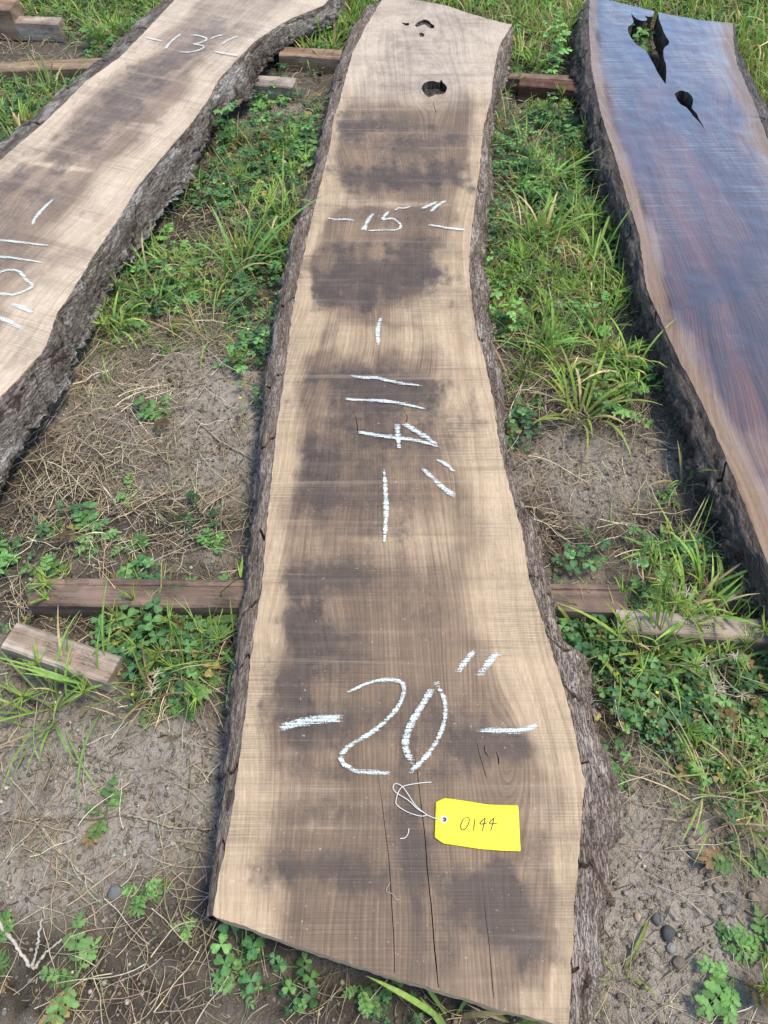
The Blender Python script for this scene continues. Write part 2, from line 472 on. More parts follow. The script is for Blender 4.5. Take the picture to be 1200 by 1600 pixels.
def axis(lo, hi, step, far, growth=1.35):
    core = np.arange(lo, hi + step * .5, step)
    l, r = [lo], [hi]; d = step
    while l[-1] > -far:
        d *= growth; l.append(l[-1] - d); r.append(r[-1] + d)
    return np.concatenate([np.array(l[1:])[::-1], core, np.array(r[1:])])
gx = axis(-1.75, 1.75, 0.0068, 900); gy = axis(-0.25, 3.7, 0.0068, 900)
GX, GY = np.meshgrid(gx, gy)
gz = ground_height(GX.ravel(), GY.ravel())
far_f = smooth(6, 60, np.hypot(GX.ravel(), GY.ravel()))
gz = gz * (1 - far_f)
gpts = np.stack([GX.ravel(), GY.ravel()], 1)
nx_, ny_ = len(gx), len(gy)
ii = (np.arange(ny_ - 1)[:, None] * nx_ + np.arange(nx_ - 1)[None, :]).ravel()
gq = np.stack([ii, ii + 1, ii + 1 + nx_, ii + nx_], 1)
inside = (np.abs(gpts[:, 0]) < 3) & (gpts[:, 1] > -1) & (gpts[:, 1] < 6)
hum = np.full(len(gpts), 0.55); dryf = np.zeros(len(gpts))
hum[inside] = np.maximum(field(gpts[inside], DARK, 0.9), smooth(1.9, 2.6, gpts[inside][:, 1]) * 0.7)
dryf[inside] = field(gpts[inside], BARE, 1.0)
hum = hum * (1 - dryf * 0.8)
gobj = mesh_obj('ground', np.column_stack([gpts, gz]), gq, M_DIRT, attrs={'humus': hum, 'dry': dryf})
tag(gobj, kind='structure', label='bare cracked dirt ground under the slabs')
def gz_at(x, y):
    return ground_height(np.asarray(x, float), np.asarray(y, float))
# ------------------------------------------------------------------ slabs
def inside_poly(pts, poly):
    x, y = pts[:, 0], pts[:, 1]
    n = len(poly); res = np.zeros(len(pts), bool); j = n - 1
    for i in range(n):
        xi, yi = poly[i]; xj, yj = poly[j]
        c = ((yi > y) != (yj > y)) & (x < (xj - xi) * (y - yi) / ((yj - yi) or 1e-12) + xi)
        res ^= c; j = i
    return res

def resample(poly, step, closed=True):
    poly = np.asarray(poly, float)
    p = np.vstack([poly, poly[:1]]) if closed else poly
    seg = np.hypot(*(p[1:] - p[:-1]).T); s = np.concatenate([[0], np.cumsum(seg)])
    n = max(4, int(round(s[-1] / step)))
    q = np.linspace(0, s[-1], n + 1)
    if closed: q = q[:-1]
    return np.stack([np.interp(q, s, p[:, 0]), np.interp(q, s, p[:, 1])], 1)

def cut_sheet(outline, holes, h, jitter=0.18):
    """triangulated sheet with real openings: points, triangles, and the boundary edges"""
    pts = [outline] + list(holes)
    lo, hi = outline.min(0), outline.max(0)
    nx = int((hi[0] - lo[0]) / h) + 2; ny = int((hi[1] - lo[1]) / h) + 2
    occ = np.zeros((nx + 4, ny + 4), bool)
    for p in pts:
        i = np.floor((p - lo) / h).astype(int)
        for a in (0, 1):
            for b in (0, 1):
                occ[np.clip(i[:, 0] + a + 1, 0, nx + 3), np.clip(i[:, 1] + b + 1, 0, ny + 3)] = True
    gi, gj = np.meshgrid(np.arange(nx), np.arange(ny), indexing='ij')
    keep = ~occ[gi + 1, gj + 1]
    g = np.stack([lo[0] + gi[keep] * h, lo[1] + gj[keep] * h], 1)
    g = g[inside_poly(g, outline)]
    for q in holes: g = g[~inside_poly(g, q)]
    g = g + rng.uniform(-jitter, jitter, g.shape) * h
    allp = np.vstack(pts + [g]); edges = []; s = 0
    for p in pts:
        n = len(p); edges += [(s + k, s + (k + 1) % n) for k in range(n)]; s += n
    r = delaunay_2d_cdt([Vector((float(a), float(b))) for a, b in allp], edges, [], 0, 1e-7)
    v = np.array([(q.x, q.y) for q in r[0]]); f = np.array([t for t in r[2] if len(t) == 3], int)
    c = v[f].mean(1); ok = inside_poly(c, outline)
    for q in holes: ok &= ~inside_poly(c, q)
    f = f[ok]
    a, b, c3 = v[f[:, 0]], v[f[:, 1]], v[f[:, 2]]
    cr = (b[:, 0] - a[:, 0]) * (c3[:, 1] - a[:, 1]) - (b[:, 1] - a[:, 1]) * (c3[:, 0] - a[:, 0])
    f[cr < 0] = f[cr < 0][:, ::-1]
    e = np.vstack([f[:, [0, 1]], f[:, [1, 2]], f[:, [2, 0]]])
    key = np.sort(e, 1); _, inv, cnt = np.unique(key, axis=0, return_inverse=True, return_counts=True)
    return v, f, e[cnt[inv.ravel()] == 1]

class Frame2:
    def __init__(s, origin, ang): s.o = np.array(origin, float); s.a = ang; s.c, s.s = math.cos(ang), math.sin(ang)
    def loc(s, w):
        d = np.atleast_2d(w) - s.o
        return np.stack([d[:, 0] * s.c + d[:, 1] * s.s, -d[:, 0] * s.s + d[:, 1] * s.c], 1)
    def px(s, p, z=Z_TOP): return s.loc(ground_xy(p, z))

def blobs(fr, q, lst, seed=0, nz=0.5, soft=0.85):
    """soft ragged stains: (x, y, rx, ry, amount) traced on the photograph, laid on the board"""
    out = np.ones(len(q))
    n = fbm(q[:, 0] * 14, q[:, 1] * 14, 4, 60 + seed) * nz
    n2 = fbm(q[:, 0] * 42, q[:, 1] * 3.5, 3, 70 + seed) * nz * .7
    for e in lst:
        c, ax, ay = fr.px([(e[0], e[1]), (e[0] + e[2], e[1]), (e[0], e[1] + e[3])])
        m = np.array([ax - c, ay - c]).T
        if len(e) > 5:
            t = math.radians(e[5]); pc = np.array([e[0], e[1]])
            d1 = np.array([math.cos(t), math.sin(t)]) * e[2]; d2 = np.array([-math.sin(t), math.cos(t)]) * e[3]
            c, ax, ay = fr.px([pc, pc + d1, pc + d2]); m = np.array([ax - c, ay - c]).T
        ab = (q - c) @ np.linalg.inv(m).T
        r = np.hypot(ab[:, 0], ab[:, 1]) + n + n2
        out *= 1 - e[4] * (1 - smooth(1 - soft, 1 + soft * .6, r))
    return 1 - out

def build_slab(name, fr, left, right, top, bottom, holes, h, mats, attr_fn, knots=()):
    """left, right: board edges from the near end to the far end; top, bottom: ends from left to right (all local)"""
    out = np.vstack([bottom[::-1], left, top, right[::-1]])
    out = resample(out, h * 0.9)
    a = fbm(out[:, 0] * 45, out[:, 1] * 45, 3, 15) * 0.0016
    cen = out - np.roll(out, 1, 0); nrm = np.stack([cen[:, 1], -cen[:, 0]], 1); nrm /= np.maximum(1e-9, np.hypot(*nrm.T))[:, None]
    out = out + nrm * a[:, None]
    out = out[::-1] if False else out
    v, f, be = cut_sheet(out, holes, h)
    n = len(v)
    attrs = attr_fn(v)
    zt = SLAB_T + 0.0012 * fbm(v[:, 0] * 3, v[:, 1] * 2, 2, 5) + 0.0006 * fbm(v[:, 0] * 12, v[:, 1] * 20, 2, 6)
    V = [np.column_stack([v, zt])]; Fc = [f]; Mi = [np.zeros(len(f), int)]
    # walls down from every open edge
    idx = np.unique(be); loc = {int(k): i for i, k in enumerate(idx)}
    inhole = np.zeros(len(idx), bool)
    for q in holes:
        d = np.min(np.hypot(v[idx][:, None, 0] - q[None, :, 0], v[idx][:, None, 1] - q[None, :, 1]), 1)
        inhole |= d < 1e-5
    V.append(np.column_stack([v[idx], zt[idx]]))
    NR = 5; base = n + len(idx); rings = [np.arange(n, base)]
    for k in range(1, NR + 1):
        t = k / NR; p = v[idx].copy()
        jit = np.stack([fbm(p[:, 0] * 90, np.full(len(p), t * 4 + p[:, 1] * 90), 2, 21), fbm(p[:, 1] * 90, p[:, 0] * 90 + t * 4, 2, 22)], 1)
        p = p + jit * np.where(inhole, 0.0035, 0.0012)[:, None]
        V.append(np.column_stack([p, zt[idx] * (1 - t)])); rings.append(np.arange(base, base + len(idx))); base += len(idx)
    bi = np.array([[loc[int(x)], loc[int(y)]] for x, y in be])
    hm = inhole[bi].all(1)
    for k in range(NR):
        a_, b_ = rings[k], rings[k + 1]
        q1 = np.stack([a_[bi[:, 1]], a_[bi[:, 0]], b_[bi[:, 0]]], 1); q2 = np.stack([a_[bi[:, 1]], b_[bi[:, 0]], b_[bi[:, 1]]], 1)
        for q in (q1, q2): Fc.append(q); Mi.append(np.where(hm, 2, 1))
    V.append(np.column_stack([v, np.zeros(n)])); Fc.append(f[:, ::-1] + base); Mi.append(np.ones(len(f), int))
    V = np.vstack(V); Fc = np.vstack(Fc); Mi = np.concatenate(Mi)
    A = {}
    for k, x in attrs.items():
        z = np.zeros(len(V)); z[:n] = x; z[-n:] = x
        for r in rings: z[r] = x[idx]
        A[k] = z
    o = mesh_obj(name, V, Fc, mats, attrs=A, fmat=Mi)
    sm = Mi == 0
    o.data.polygons.foreach_set('use_smooth', np.where(Mi == 1, False, True))
    o.location = (fr.o[0], fr.o[1], BEAM_H + 0.001); o.rotation_euler = (0, 0, fr.a)
    return o

def curve_x(poly, y):
    p = poly[np.argsort(poly[:, 1])]
    return np.interp(y, p[:, 1], p[:, 0])

def bark_strip(parent, edge, outer, y0, y1, side, cuts, mat, mat_in, seed, rough=1.0, steep=0.0, gap=0.0065, skew=0.05, wmin=0.012, dy=0.0032, nt=26, fq=1.0, missing=()):
    """bark along one edge: an inner layer, and over it plates parted by ragged cross cracks"""
    def surf(Y, T, wscale, lift, sd, amp):
        xe = curve_x(edge, Y); w = np.maximum(wmin, side * (curve_x(outer, Y) - xe)) * wscale
        ph = T * 1.95
        fx = np.sin(np.minimum(ph, math.pi)) ** (0.85 + steep)
        fz = np.where(ph < 1.5708, 0.5 + 0.5 * np.cos(ph * 1.72), 0.0498 - 0.04 * (ph - 1.5708))
        nx = np.sin(ph); nz = np.cos(ph)
        arc = T * (w + SLAB_T * .8)
        # furrows run with the trunk and wander; scales and flakes lie over them
        wy = Y + fbm(Y * 9, arc * 22, 2, sd) * 0.02
        fur = ridged(arc * 58 * fq + fbm(Y * 8, arc * 14, 2, sd + 3) * 0.9, wy * 4.2 * fq + arc * 9 * (1 - fq), 3, sd + 5)
        flk = fbm(arc * 38 * fq, Y * 9 * fq + arc * 14 * (1 - fq), 4, sd + 7)
        mic = fbm(arc * 190, Y * 22, 3, sd + 9)
        steps = np.floor(flk * 2.4) / 2.4
        d = ((-(fur ** 3.0) * 0.0080 + steps * 0.0042) / fq ** .6 + flk * 0.0010 + mic * 0.0013) * rough * amp
        d = d * smooth(0.0, 0.10, T) + fbm(Y * 7, T * 2, 3, sd + 11) * 0.003 * smooth(0, .2, T) + lift
        rag = fbm(Y * 42, T * 0 + sd, 5, sd + 13, .66) * 0.0105 * rough * amp * smooth(0.3, 0.75, T) + np.floor(fbm(Y * 23 * fq, T * 3 + sd, 3, sd + 15) * 3) / 3 * 0.0075 * fq * amp * smooth(0.45, 0.8, T)
        x = xe + side * (w * fx + nx * d + rag) + side * 0.0004
        z = SLAB_T * fz + nz * d * 0.8 - 0.0012 - 0.0035 * smooth(0, .06, T) * (1 + fbm(Y * 30, T * 0, 2, sd))
        return x, z, np.clip(0.5 + steps * .6 - fur * .25 + flk * .3, 0, 1)
    def grid(Ys, wscale, lift, sd, amp, name, m):
        ny = Ys.shape[0]
        T = np.broadcast_to(np.linspace(0, 1, nt), Ys.shape)
        x, z, r = surf(Ys, T, wscale, lift, sd, amp)
        z = np.maximum(z, -0.045)
        V = np.column_stack([x.ravel(), Ys.ravel(), z.ravel()])
        i = (np.arange(ny - 1)[:, None] * nt + np.arange(nt - 1)[None]).ravel()
        q = np.stack([i, i + 1, i + 1 + nt, i + nt], 1)
        if side < 0: q = q[:, ::-1]
        # close the ragged ends by rolling a lip inward
        lip = []; base = len(V); VV = [V]; R = [r.ravel()]
        for row, st in ((0, 1), (ny - 1, -1)):
            p = V[row * nt:(row + 1) * nt].copy()
            p[:, 0] -= side * 0.010 * np.sin(np.linspace(0, 1, nt) * 1.9); p[:, 2] -= 0.010 * np.maximum(0.15, np.cos(np.linspace(0, 1, nt) * 1.9))
            VV.append(p); R.append(np.zeros(nt))
            a = row * nt + np.arange(nt - 1); b = base + np.arange(nt - 1); base += nt
            qq = np.stack([a, b, b + 1, a + 1], 1)
            if (row == 0) == (side < 0): qq = qq[:, ::-1]
            lip.append(qq)
        return mesh_obj(name, np.vstack(VV), np.vstack([q] + lip), m, parent, attrs={'ridge': np.concatenate(R)})
    n = int((y1 - y0) / 0.008)
    Y = np.repeat(np.linspace(y0, y1, n)[:, None], nt, 1)
    grid(Y, 0.93, -0.0065, seed + 100, 0.6, 'inner_bark', mat_in)
    b = [y0] + sorted(cuts) + [y1]
    rr = np.random.default_rng(seed)
    Tr = np.linspace(0, 1, nt)
    def cutline(k, s):
        if k == 0 or k == len(b) - 1: return b[k] + np.zeros(nt)
        sk = skew * (0.5 + 0.9 * _hash(np.array([k]), np.array([seed]), 3)[0])
        return b[k] - sk * (Tr - .3) + fbm(Tr * 5, np.full(nt, k * 3.3), 3, seed + 2) * 0.018 + s * gap * .5 * (1 + perlin(Tr * 7, np.full(nt, k + .5), seed))
    for k in range(len(b) - 1):
        if k in missing: continue
        lo, hi = cutline(k, 1), cutline(k + 1, -1)
        m = max(3, int((b[k + 1] - b[k]) / dy))
        t = np.linspace(0, 1, m)[:, None]
        Yk = lo[None] * (1 - t) + hi[None] * t
        grid(Yk, 1 + rr.uniform(-.05, .05), rr.uniform(-.0012, .0018), seed, 1.0, 'bark_plate', mat)

def ribbon(parent, name, pts, w0, mat, z, taper=(0.35, 1, 0.35), edge_attr=True, lift=0.0006, wob=0.12, seed=0):
    """a flat stroke of chalk or ink lying on a board: pts and widths in metres (local)"""
    p = np.asarray(pts, float)
    # smooth through the points
    if len(p) > 2:
        q = [p[0]]
        for i in range(len(p) - 1):
            a = p[max(0, i - 1)]; b = p[i]; c = p[i + 1]; d = p[min(len(p) - 1, i + 2)]
            for t in np.linspace(0, 1, 7)[1:]:
                q.append(0.5 * ((2 * b) + (c - a) * t + (2 * a - 5 * b + 4 * c - d) * t * t + (3 * b - a - 3 * c + d) * t ** 3))
        p = np.array(q)
    p = resample(p, max(0.0012, w0 * 0.35), closed=False)
    n = len(p); t = np.linspace(0, 1, n)
    tan = np.gradient(p, axis=0); tan /= np.maximum(1e-9, np.hypot(*tan.T))[:, None]
    nr = np.stack([-tan[:, 1], tan[:, 0]], 1)
    w = w0 * np.interp(t, [0, .18, .5, .82, 1], [taper[0], (taper[0] + taper[1]) / 2 + .15, taper[1], (taper[2] + taper[1]) / 2 + .15, taper[2]])
    w = w * (1 + wob * 2 * fbm(t * n * .22, t * 0 + seed, 2, 33))
    rows = np.array([-.5, -.3, 0, .3, .5])
    V = p[:, None, :] + nr[:, None, :] * (w[:, None] * rows[None])[:, :, None]
    V = np.concatenate([V, np.full((n, 5, 1), z + lift)], 2).reshape(-1, 3)
    e = np.tile(np.array([1, .25, 0, .25, 1.0]), n)
    e = np.maximum(e, np.repeat(np.maximum(0, 1 - np.minimum(t, 1 - t) * n / 3.0), 5))
    i = (np.arange(n - 1)[:, None] * 5 + np.arange(4)[None]).ravel()
    f = np.stack([i, i + 1, i + 6, i + 5], 1)[:, ::-1]
    return mesh_obj(name, V, f, mat, parent, attrs={'edge': e})

def z7(x0, y0, s, pts): return [(x0 + a / s, y0 + b / s) for a, b in pts]

def chalk(slab, fr, name, pts, wpx, taper=(0.45, 1, 0.45), seed=0):
    c = fr.px(pts)
    mid = pts[len(pts) // 2]
    a, b = ground_xy([(mid[0] - 5, mid[1]), (mid[0] + 5, mid[1])], Z_TOP)
    w = wpx * abs(b[0] - a[0]) / 10
    return ribbon(slab, name, c, w * 1.32, M_CHALK, SLAB_T + 0.0016 + 0.00012 * (seed % 20), taper, seed=seed)

def edge_attrs(fr, left, right, wl, wr, lights, stains, seed, weather=None, extra=None, knots=None):
    """how much pale sapwood and dark stain there is at each point of a board"""
    def fn(v):
        xl, xr = curve_x(left, v[:, 1]), curve_x(right, v[:, 1])
        dl, dr = v[:, 0] - xl, xr - v[:, 0]
        n = fbm(v[:, 0] * 9, v[:, 1] * 4, 4, 50 + seed) * 0.45
        Wl, Wr = np.interp(v[:, 1], *wl), np.interp(v[:, 1], *wr)
        sap = np.maximum(1 - smooth(.55, 1.35, dl / Wl + n), 1 - smooth(.5, 1.5, dr / Wr + n))
        li = blobs(fr, v, lights, seed + 1)
        sap = np.maximum(sap, li)
        st = blobs(fr, v, stains, seed)
        g = v[:, 0] + fbm(v[:, 0] * 2.6, v[:, 1] * 1.1, 3, 80 + seed) * 0.045 + 0.10 * (v[:, 0] - .5 * (xl + xr)) * np.sin(v[:, 1] * 3 + seed)
        for (kx, ky), R in (knots or []):
            c = fr.px([(kx, ky)])[0]; d = v - c; d[:, 1] *= .45
            g = g - d[:, 0] * R * R / (np.sum(d * d, 1) + R * R * .35)
        a = {'sap': sap, 'stain': st, 'grain': g, 'weather': weather(v) if weather else np.zeros(len(v)), 'wet': np.zeros(len(v))}
        if extra: a.update(extra(v, dl, dr))
        return a
    return fn

def mm(px_w, py):
    a, b = ground_xy([(600, py), (600 + px_w, py)], Z_TOP)
    return abs(b[0] - a[0])

# ---- the middle slab
frC = Frame2((0.05, 1.40), 0.0)
cl = frC.px([(333, 1432), (340, 1380), (355, 1310), (365, 1250), (375, 1180), (385, 1100), (390, 1040), (398, 980), (408, 920), (415, 850), (420, 780), (428, 720), (432, 660), (440, 620), (447, 570),
             (452, 520), (465, 440), (478, 380), (490, 330), (500, 290), (515, 230), (520, 190), (530, 160), (540, 120), (552, 80), (572, 40), (597, -1)])
cr_ = frC.px([(889, 1608), (892, 1520), (896, 1460), (901, 1380), (908, 1300), (914, 1220), (905, 1180), (895, 1130), (880, 1070), (860, 1010), (845, 960), (825, 900), (820, 850), (805, 790), (790, 740), (778, 680),
              (770, 620), (760, 570), (745, 520), (738, 470), (733, 420), (735, 380), (742, 320), (750, 260), (755, 200), (768, 150), (772, 110), (780, 70), (800, 38)])
cl_o = frC.px([(318, 1440), (325, 1380), (335, 1310), (345, 1230), (354, 1150), (359, 1060), (363, 1000), (372, 960), (384, 900), (386, 850), (395, 800), (398, 720), (408, 640), (411, 580), (428, 500), (441, 440), (449, 380),
               (470, 330), (488, 270), (499, 220), (513, 160), (524, 110), (545, 50), (575, -5)], 0.07)
cr_o = frC.px([(925, 1620), (930, 1555), (952, 1515), (950, 1480), (942, 1440), (962, 1405), (958, 1335), (972, 1285), (970, 1200), (958, 1185), (945, 1160), (930, 1110), (929, 1045), (918, 1024), (888, 1015), (875, 985), (862, 910),
               (851, 875), (852, 845), (845, 825), (820, 800), (810, 760), (800, 725), (787, 680), (790, 625), (785, 575), (772, 530), (765, 470), (755, 410), (759, 370), (762, 330), (771, 300), (772, 280), (765, 230), (772, 165), (790, 125), (792, 105), (803, 60), (812, 40)], 0.07)
c_top = frC.px([(597, -1), (625, -3), (660, 1), (700, 9), (730, 19), (765, 29), (800, 38)])
c_bot = frC.px([(333, 1432), (375, 1446), (420, 1462), (490, 1486), (560, 1510), (630, 1531), (700, 1552), (780, 1577), (840, 1592), (889, 1608)])
hole_c = resample(frC.px(z7(600, 0, 5.217, [(305, 720), (310, 695), (330, 670), (365, 657), (400, 655), (450, 668), (468, 645), (480, 668), (505, 690), (515, 710), (505, 745), (480, 765), (450, 768), (420, 768), (395, 780), (365, 790), (330, 765)])), 0.004)
pit1 = resample(frC.px(z7(600, 0, 5.217, [(140, 178), (175, 185), (205, 182), (204, 202), (185, 208), (160, 195)])), 0.004)
pit2 = resample(frC.px(z7(600, 0, 5.217, [(250, 205), (270, 182), (300, 165), (330, 155), (365, 165), (385, 190), (412, 205), (410, 225), (385, 228), (355, 215), (335, 195), (300, 205), (265, 218)])), 0.004)
pit3 = resample(frC.px(z7(600, 0, 5.217, [(285, 270), (310, 262), (330, 278), (325, 298), (295, 300)])), 0.004)
def crack(fr, pts, wpx, step=0.006):
    p = resample(fr.px(pts), step, closed=False); n = len(p); t = np.linspace(0, 1, n)
    w = wpx / 2 * mm(1, pts[len(pts) // 2][1]) * np.interp(t, [0, .15, .9, 1], [.06, .6, 1, .7])
    p = p + np.stack([fbm(t * n * .12, t * 0, 3, 5) * 0.0008, t * 0], 1)
    a = p + np.stack([w, 0 * w], 1); b = p - np.stack([w, 0 * w], 1)
    return np.vstack([a, b[::-1]])
cracks_c = [crack(frC, [(591, 1205), (600, 1280), (606, 1330), (612, 1400), (617, 1521)], 1.4), crack(frC, [(646, 1165), (652, 1205), (664, 1310), (672, 1400), (685, 1543)], 1.9),
            crack(frC, [(552, 641), (557, 655), (559, 676)], 1.5), crack(frC, [(630, 640), (637, 650), (634, 662)], 1.5), crack(frC, [(744, 1155), (750, 1180), (760, 1215)], 1.3),
            crack(frC, [(757, 1163), (758, 1176), (763, 1181)], 2.0), crack(frC, [(775, 1173), (779, 1184), (780, 1194)], 2.2), crack(frC, [(677, 158), (679, 166), (681, 176)], 1.0),
            crack(frC, [(756, 1400), (765, 1480), (771, 1560)], 1.2)]
def px_y(fr, lst): return [float(fr.px([(600, p)])[0, 1]) for p in lst]
def widths(fr, lst):
    """(row, width in pixels) pairs -> interpolation table along the board"""
    t = sorted((float(fr.px([(600, p)])[0, 1]), mm(w, p)) for p, w in lst)
    return [a for a, b in t], [b for a, b in t]
wlC = widths(frC, [(20, 60), (180, 14), (240, 12), (310, 45), (345, 18), (420, 12), (500, 70), (560, 26), (650, 34), (750, 44), (850, 42), (950, 42), (1050, 40), (1150, 44), (1250, 66), (1330, 60), (1400, 90), (1500, 110)])
wrC = widths(frC, [(20, 60), (180, 26), (240, 16), (310, 40), (345, 26), (420, 50), (500, 110), (560, 70), (650, 95), (750, 90), (850, 95), (950, 120), (1050, 95), (1150, 55), (1250, 44), (1330, 50), (1400, 28), (1500, 22), (1600, 40)])
lightsC = [(610, 319, 130, 4, .7), (600, 646, 170, 4, .4), (620, 842, 200, 5, .4), (480, 1292, 110, 6, .3), (600, 1180, 200, 4, .2), (590, 528, 150, 30, .75), (500, 312, 60, 12, .6), (690, 420, 50, 50, .35), (690, 830, 120, 60, .45), (560, 860, 120, 40, .3), (400, 1400, 90, 50, .6), (820, 1000, 60, 90, .4), (860, 1570, 70, 30, .5), (850, 1270, 60, 60, .4),
           (640, 150, 120, 14, .5), (460, 1240, 90, 60, .3)]
stainsC = [(600, 195, 80, 18, .62), (545, 205, 20, 26, .62), (645, 222, 80, 20, .55), (620, 278, 110, 22, .8), (690, 262, 45, 25, .6), (610, 335, 90, 16, .38), (590, 430, 115, 46, .9), (560, 460, 70, 26, .6), (660, 380, 60, 18, .5), (540, 395, 40, 26, .55), (540, 600, 70, 32, .9), (640, 603, 60, 30, .75), (600, 645, 110, 40, .55),
           (620, 690, 90, 40, .5), (520, 690, 48, 30, .45), (510, 735, 46, 50, .8), (500, 790, 34, 36, .5), (600, 770, 90, 60, .35), (470, 905, 30, 36, .6), (530, 900, 50, 38, .75), (480, 985, 44, 62, .95), (520, 1010, 50, 60, .55), (455, 1060, 34, 44, .9),
           (470, 1130, 60, 46, .92), (560, 1130, 90, 44, .5), (640, 1130, 90, 56, .4), (500, 1200, 60, 20, .35), (770, 1172, 60, 30, .7), (720, 1140, 50, 40, .35), (660, 1210, 110, 30, .4), (520, 1270, 110, 22, .35), (480, 1352, 100, 30, .75), (590, 1372, 70, 34, .7), (648, 1330, 40, 76, .7), (640, 1290, 28, 40, .5),
           (730, 1390, 80, 46, .8), (800, 1420, 80, 60, .8), (840, 1480, 50, 50, .6), (740, 1470, 80, 40, .45), (690, 1500, 60, 40, .3), (840, 1330, 44, 40, .35), (470, 1430, 40, 24, .25), (600, 700, 30, 200, .2), (650, 950, 60, 80, .25)]
def weatherC(v):
    y = v[:, 1] + fbm(v[:, 0] * 8, v[:, 1] * 5, 3, 3) * 0.05
    y0 = px_y(frC, [176])[0]
    return smooth(y0 - .04, y0 + .22, y)
slabC = build_slab('wood_slab', frC, cl, cr_, c_top, c_bot, [hole_c, pit1, pit2, pit3] + cracks_c, 0.0062, [M_DRY, M_END, M_ROT],
                   edge_attrs(frC, cl, cr_, wlC, wrC, lightsC, stainsC, 1, weatherC, None, [((678, 138), .045), ((665, 38), .035), ((777, 1182), .030), ((712, 650), .022), ((690, 70), .02), ((590, 400), .02), ((900, 1010), .04), ((440, 1000), .03)]))
tag(slabC, 'dry wood slab in the middle carrying a yellow tag and a large chalked 20', 'wood slab')
bark_strip(slabC, cl, cl_o, cl[:, 1].min() + .002, cl[:, 1].max() - .004, -1, px_y(frC, [1340, 1210, 1040, 945, 838, 690, 585, 470, 330, 240, 110]), M_BARK, M_INNER, 11, 0.8, wmin=0.010)
bark_strip(slabC, cr_, cr_o, cr_[:, 1].min() + .004, cr_[:, 1].max() - .004, 1, px_y(frC, [1545, 1375, 1215, 1100, 1018, 905, 800, 700, 622, 540, 432, 300, 180, 120]), M_BARK, M_INNER, 23, 1.0, wmin=0.012, skew=0.075)
Z15 = lambda p: z7(500, 290, 5, p)
Z114 = lambda p: z7(520, 480, 4.105, p)
Z20 = lambda p: z7(420, 1000, 2.727, p)
CH = [('chalk_dash', Z15([(40, 250), (110, 265), (200, 266), (288, 276)]), 5, (.5, 1, .3)), ('chalk_numeral', Z15([(430, 206), (375, 275), (335, 365)]), 7, (.5, 1, 1)),
      ('chalk_numeral', Z15([(545, 195), (490, 262), (520, 264), (575, 264), (630, 310), (605, 345), (500, 348), (360, 356)]), 5, (1, .9, .6)), ('chalk_stroke', Z15([(575, 205), (610, 180), (660, 180), (718, 160)]), 4, (.7, 1, .4)),
      ('chalk_quote', Z15([(780, 190), (850, 160), (930, 125)]), 6, (.7, 1, .8)), ('chalk_quote', Z15([(855, 222), (910, 165), (1000, 112)]), 6, (.7, 1, .7)), ('chalk_dash', Z15([(825, 310), (920, 320), (1000, 335), (1150, 350)]), 5, (.4, 1, .8)),
      ('chalk_tick', Z114([(316, 50), (288, 150), (296, 268)]), 9, (.1, 1, .1)), ('chalk_numeral', Z114([(90, 440), (200, 455), (300, 460), (400, 485), (590, 510)]), 7, (.8, 1, .2)),
      ('chalk_numeral', Z114([(65, 590), (160, 600), (300, 603), (440, 622), (610, 660)]), 7, (.5, 1, .25)), ('chalk_numeral', Z114([(140, 800), (260, 822), (400, 840), (550, 860), (690, 905)]), 8, (.6, 1, .3)),
      ('chalk_stroke', Z114([(440, 740), (560, 815), (660, 880), (690, 905)]), 9, (1, 1, .4)), ('chalk_stroke', Z114([(412, 740), (418, 840), (432, 932)]), 9, (1, 1, .3)), ('chalk_quote', Z114([(645, 985), (715, 1005), (790, 1070)]), 7, (.6, 1, .5)),
      ('chalk_quote', Z114([(558, 1022), (650, 1110), (730, 1180), (808, 1232)]), 10, (.3, 1, .6)), ('chalk_tick', Z114([(326, 1025), (338, 1180), (342, 1330), (328, 1540)]), 9, (.25, 1, .15)),
      ('chalk_dash', Z20([(20, 388), (90, 365), (180, 345), (335, 335)]), 15, (.35, 1, .75)), ('chalk_numeral', Z20([(320, 235), (380, 205), (450, 178), (545, 174), (576, 205), (560, 270), (515, 330), (440, 395), (350, 450), (308, 497), (325, 535), (375, 560), (450, 566), (535, 572)]), 7.5, (.5, 1, .9)),
      ('chalk_numeral', Z20([(708, 190), (665, 260), (615, 345), (590, 400), (582, 455), (600, 505), (635, 545)]), 12, (.6, 1, .7)), ('chalk_numeral', Z20([(708, 190), (740, 235), (752, 300), (740, 375), (705, 450), (650, 520), (590, 575)]), 7, (.9, 1, 1)),
      ('chalk_stroke', Z20([(690, 186), (715, 186), (737, 178)]), 5, (.8, 1, .8)), ('chalk_quote', Z20([(885, 35), (840, 90), (795, 148)]), 9, (.6, 1, 1)), ('chalk_quote', Z20([(1005, 50), (960, 70), (925, 115), (880, 172)]), 11, (.5, 1, .9)),
      ('chalk_dash', Z20([(875, 388), (960, 385), (1050, 388), (1110, 376), (1162, 345)]), 11, (.3, 1, .3))]
for k, (n, p, w, tp) in enumerate(CH): chalk(slabC, frC, n, p, w, tp, k)

def plug(slab, fr, hole, depth, seed):
    v, f, be = cut_sheet(hole, [], 0.0035)
    z = SLAB_T - depth + fbm(v[:, 0] * 110, v[:, 1] * 60, 4, seed) * min(.006, depth * .4)
    mesh_obj('rotten_knot', np.column_stack([v, z]), f, M_ROT, slab)
plug(slabC, frC, hole_c, 0.022, 3); plug(slabC, frC, pit1, 0.006, 4); plug(slabC, frC, pit2, 0.008, 5); plug(slabC, frC, pit3, 0.004, 6)

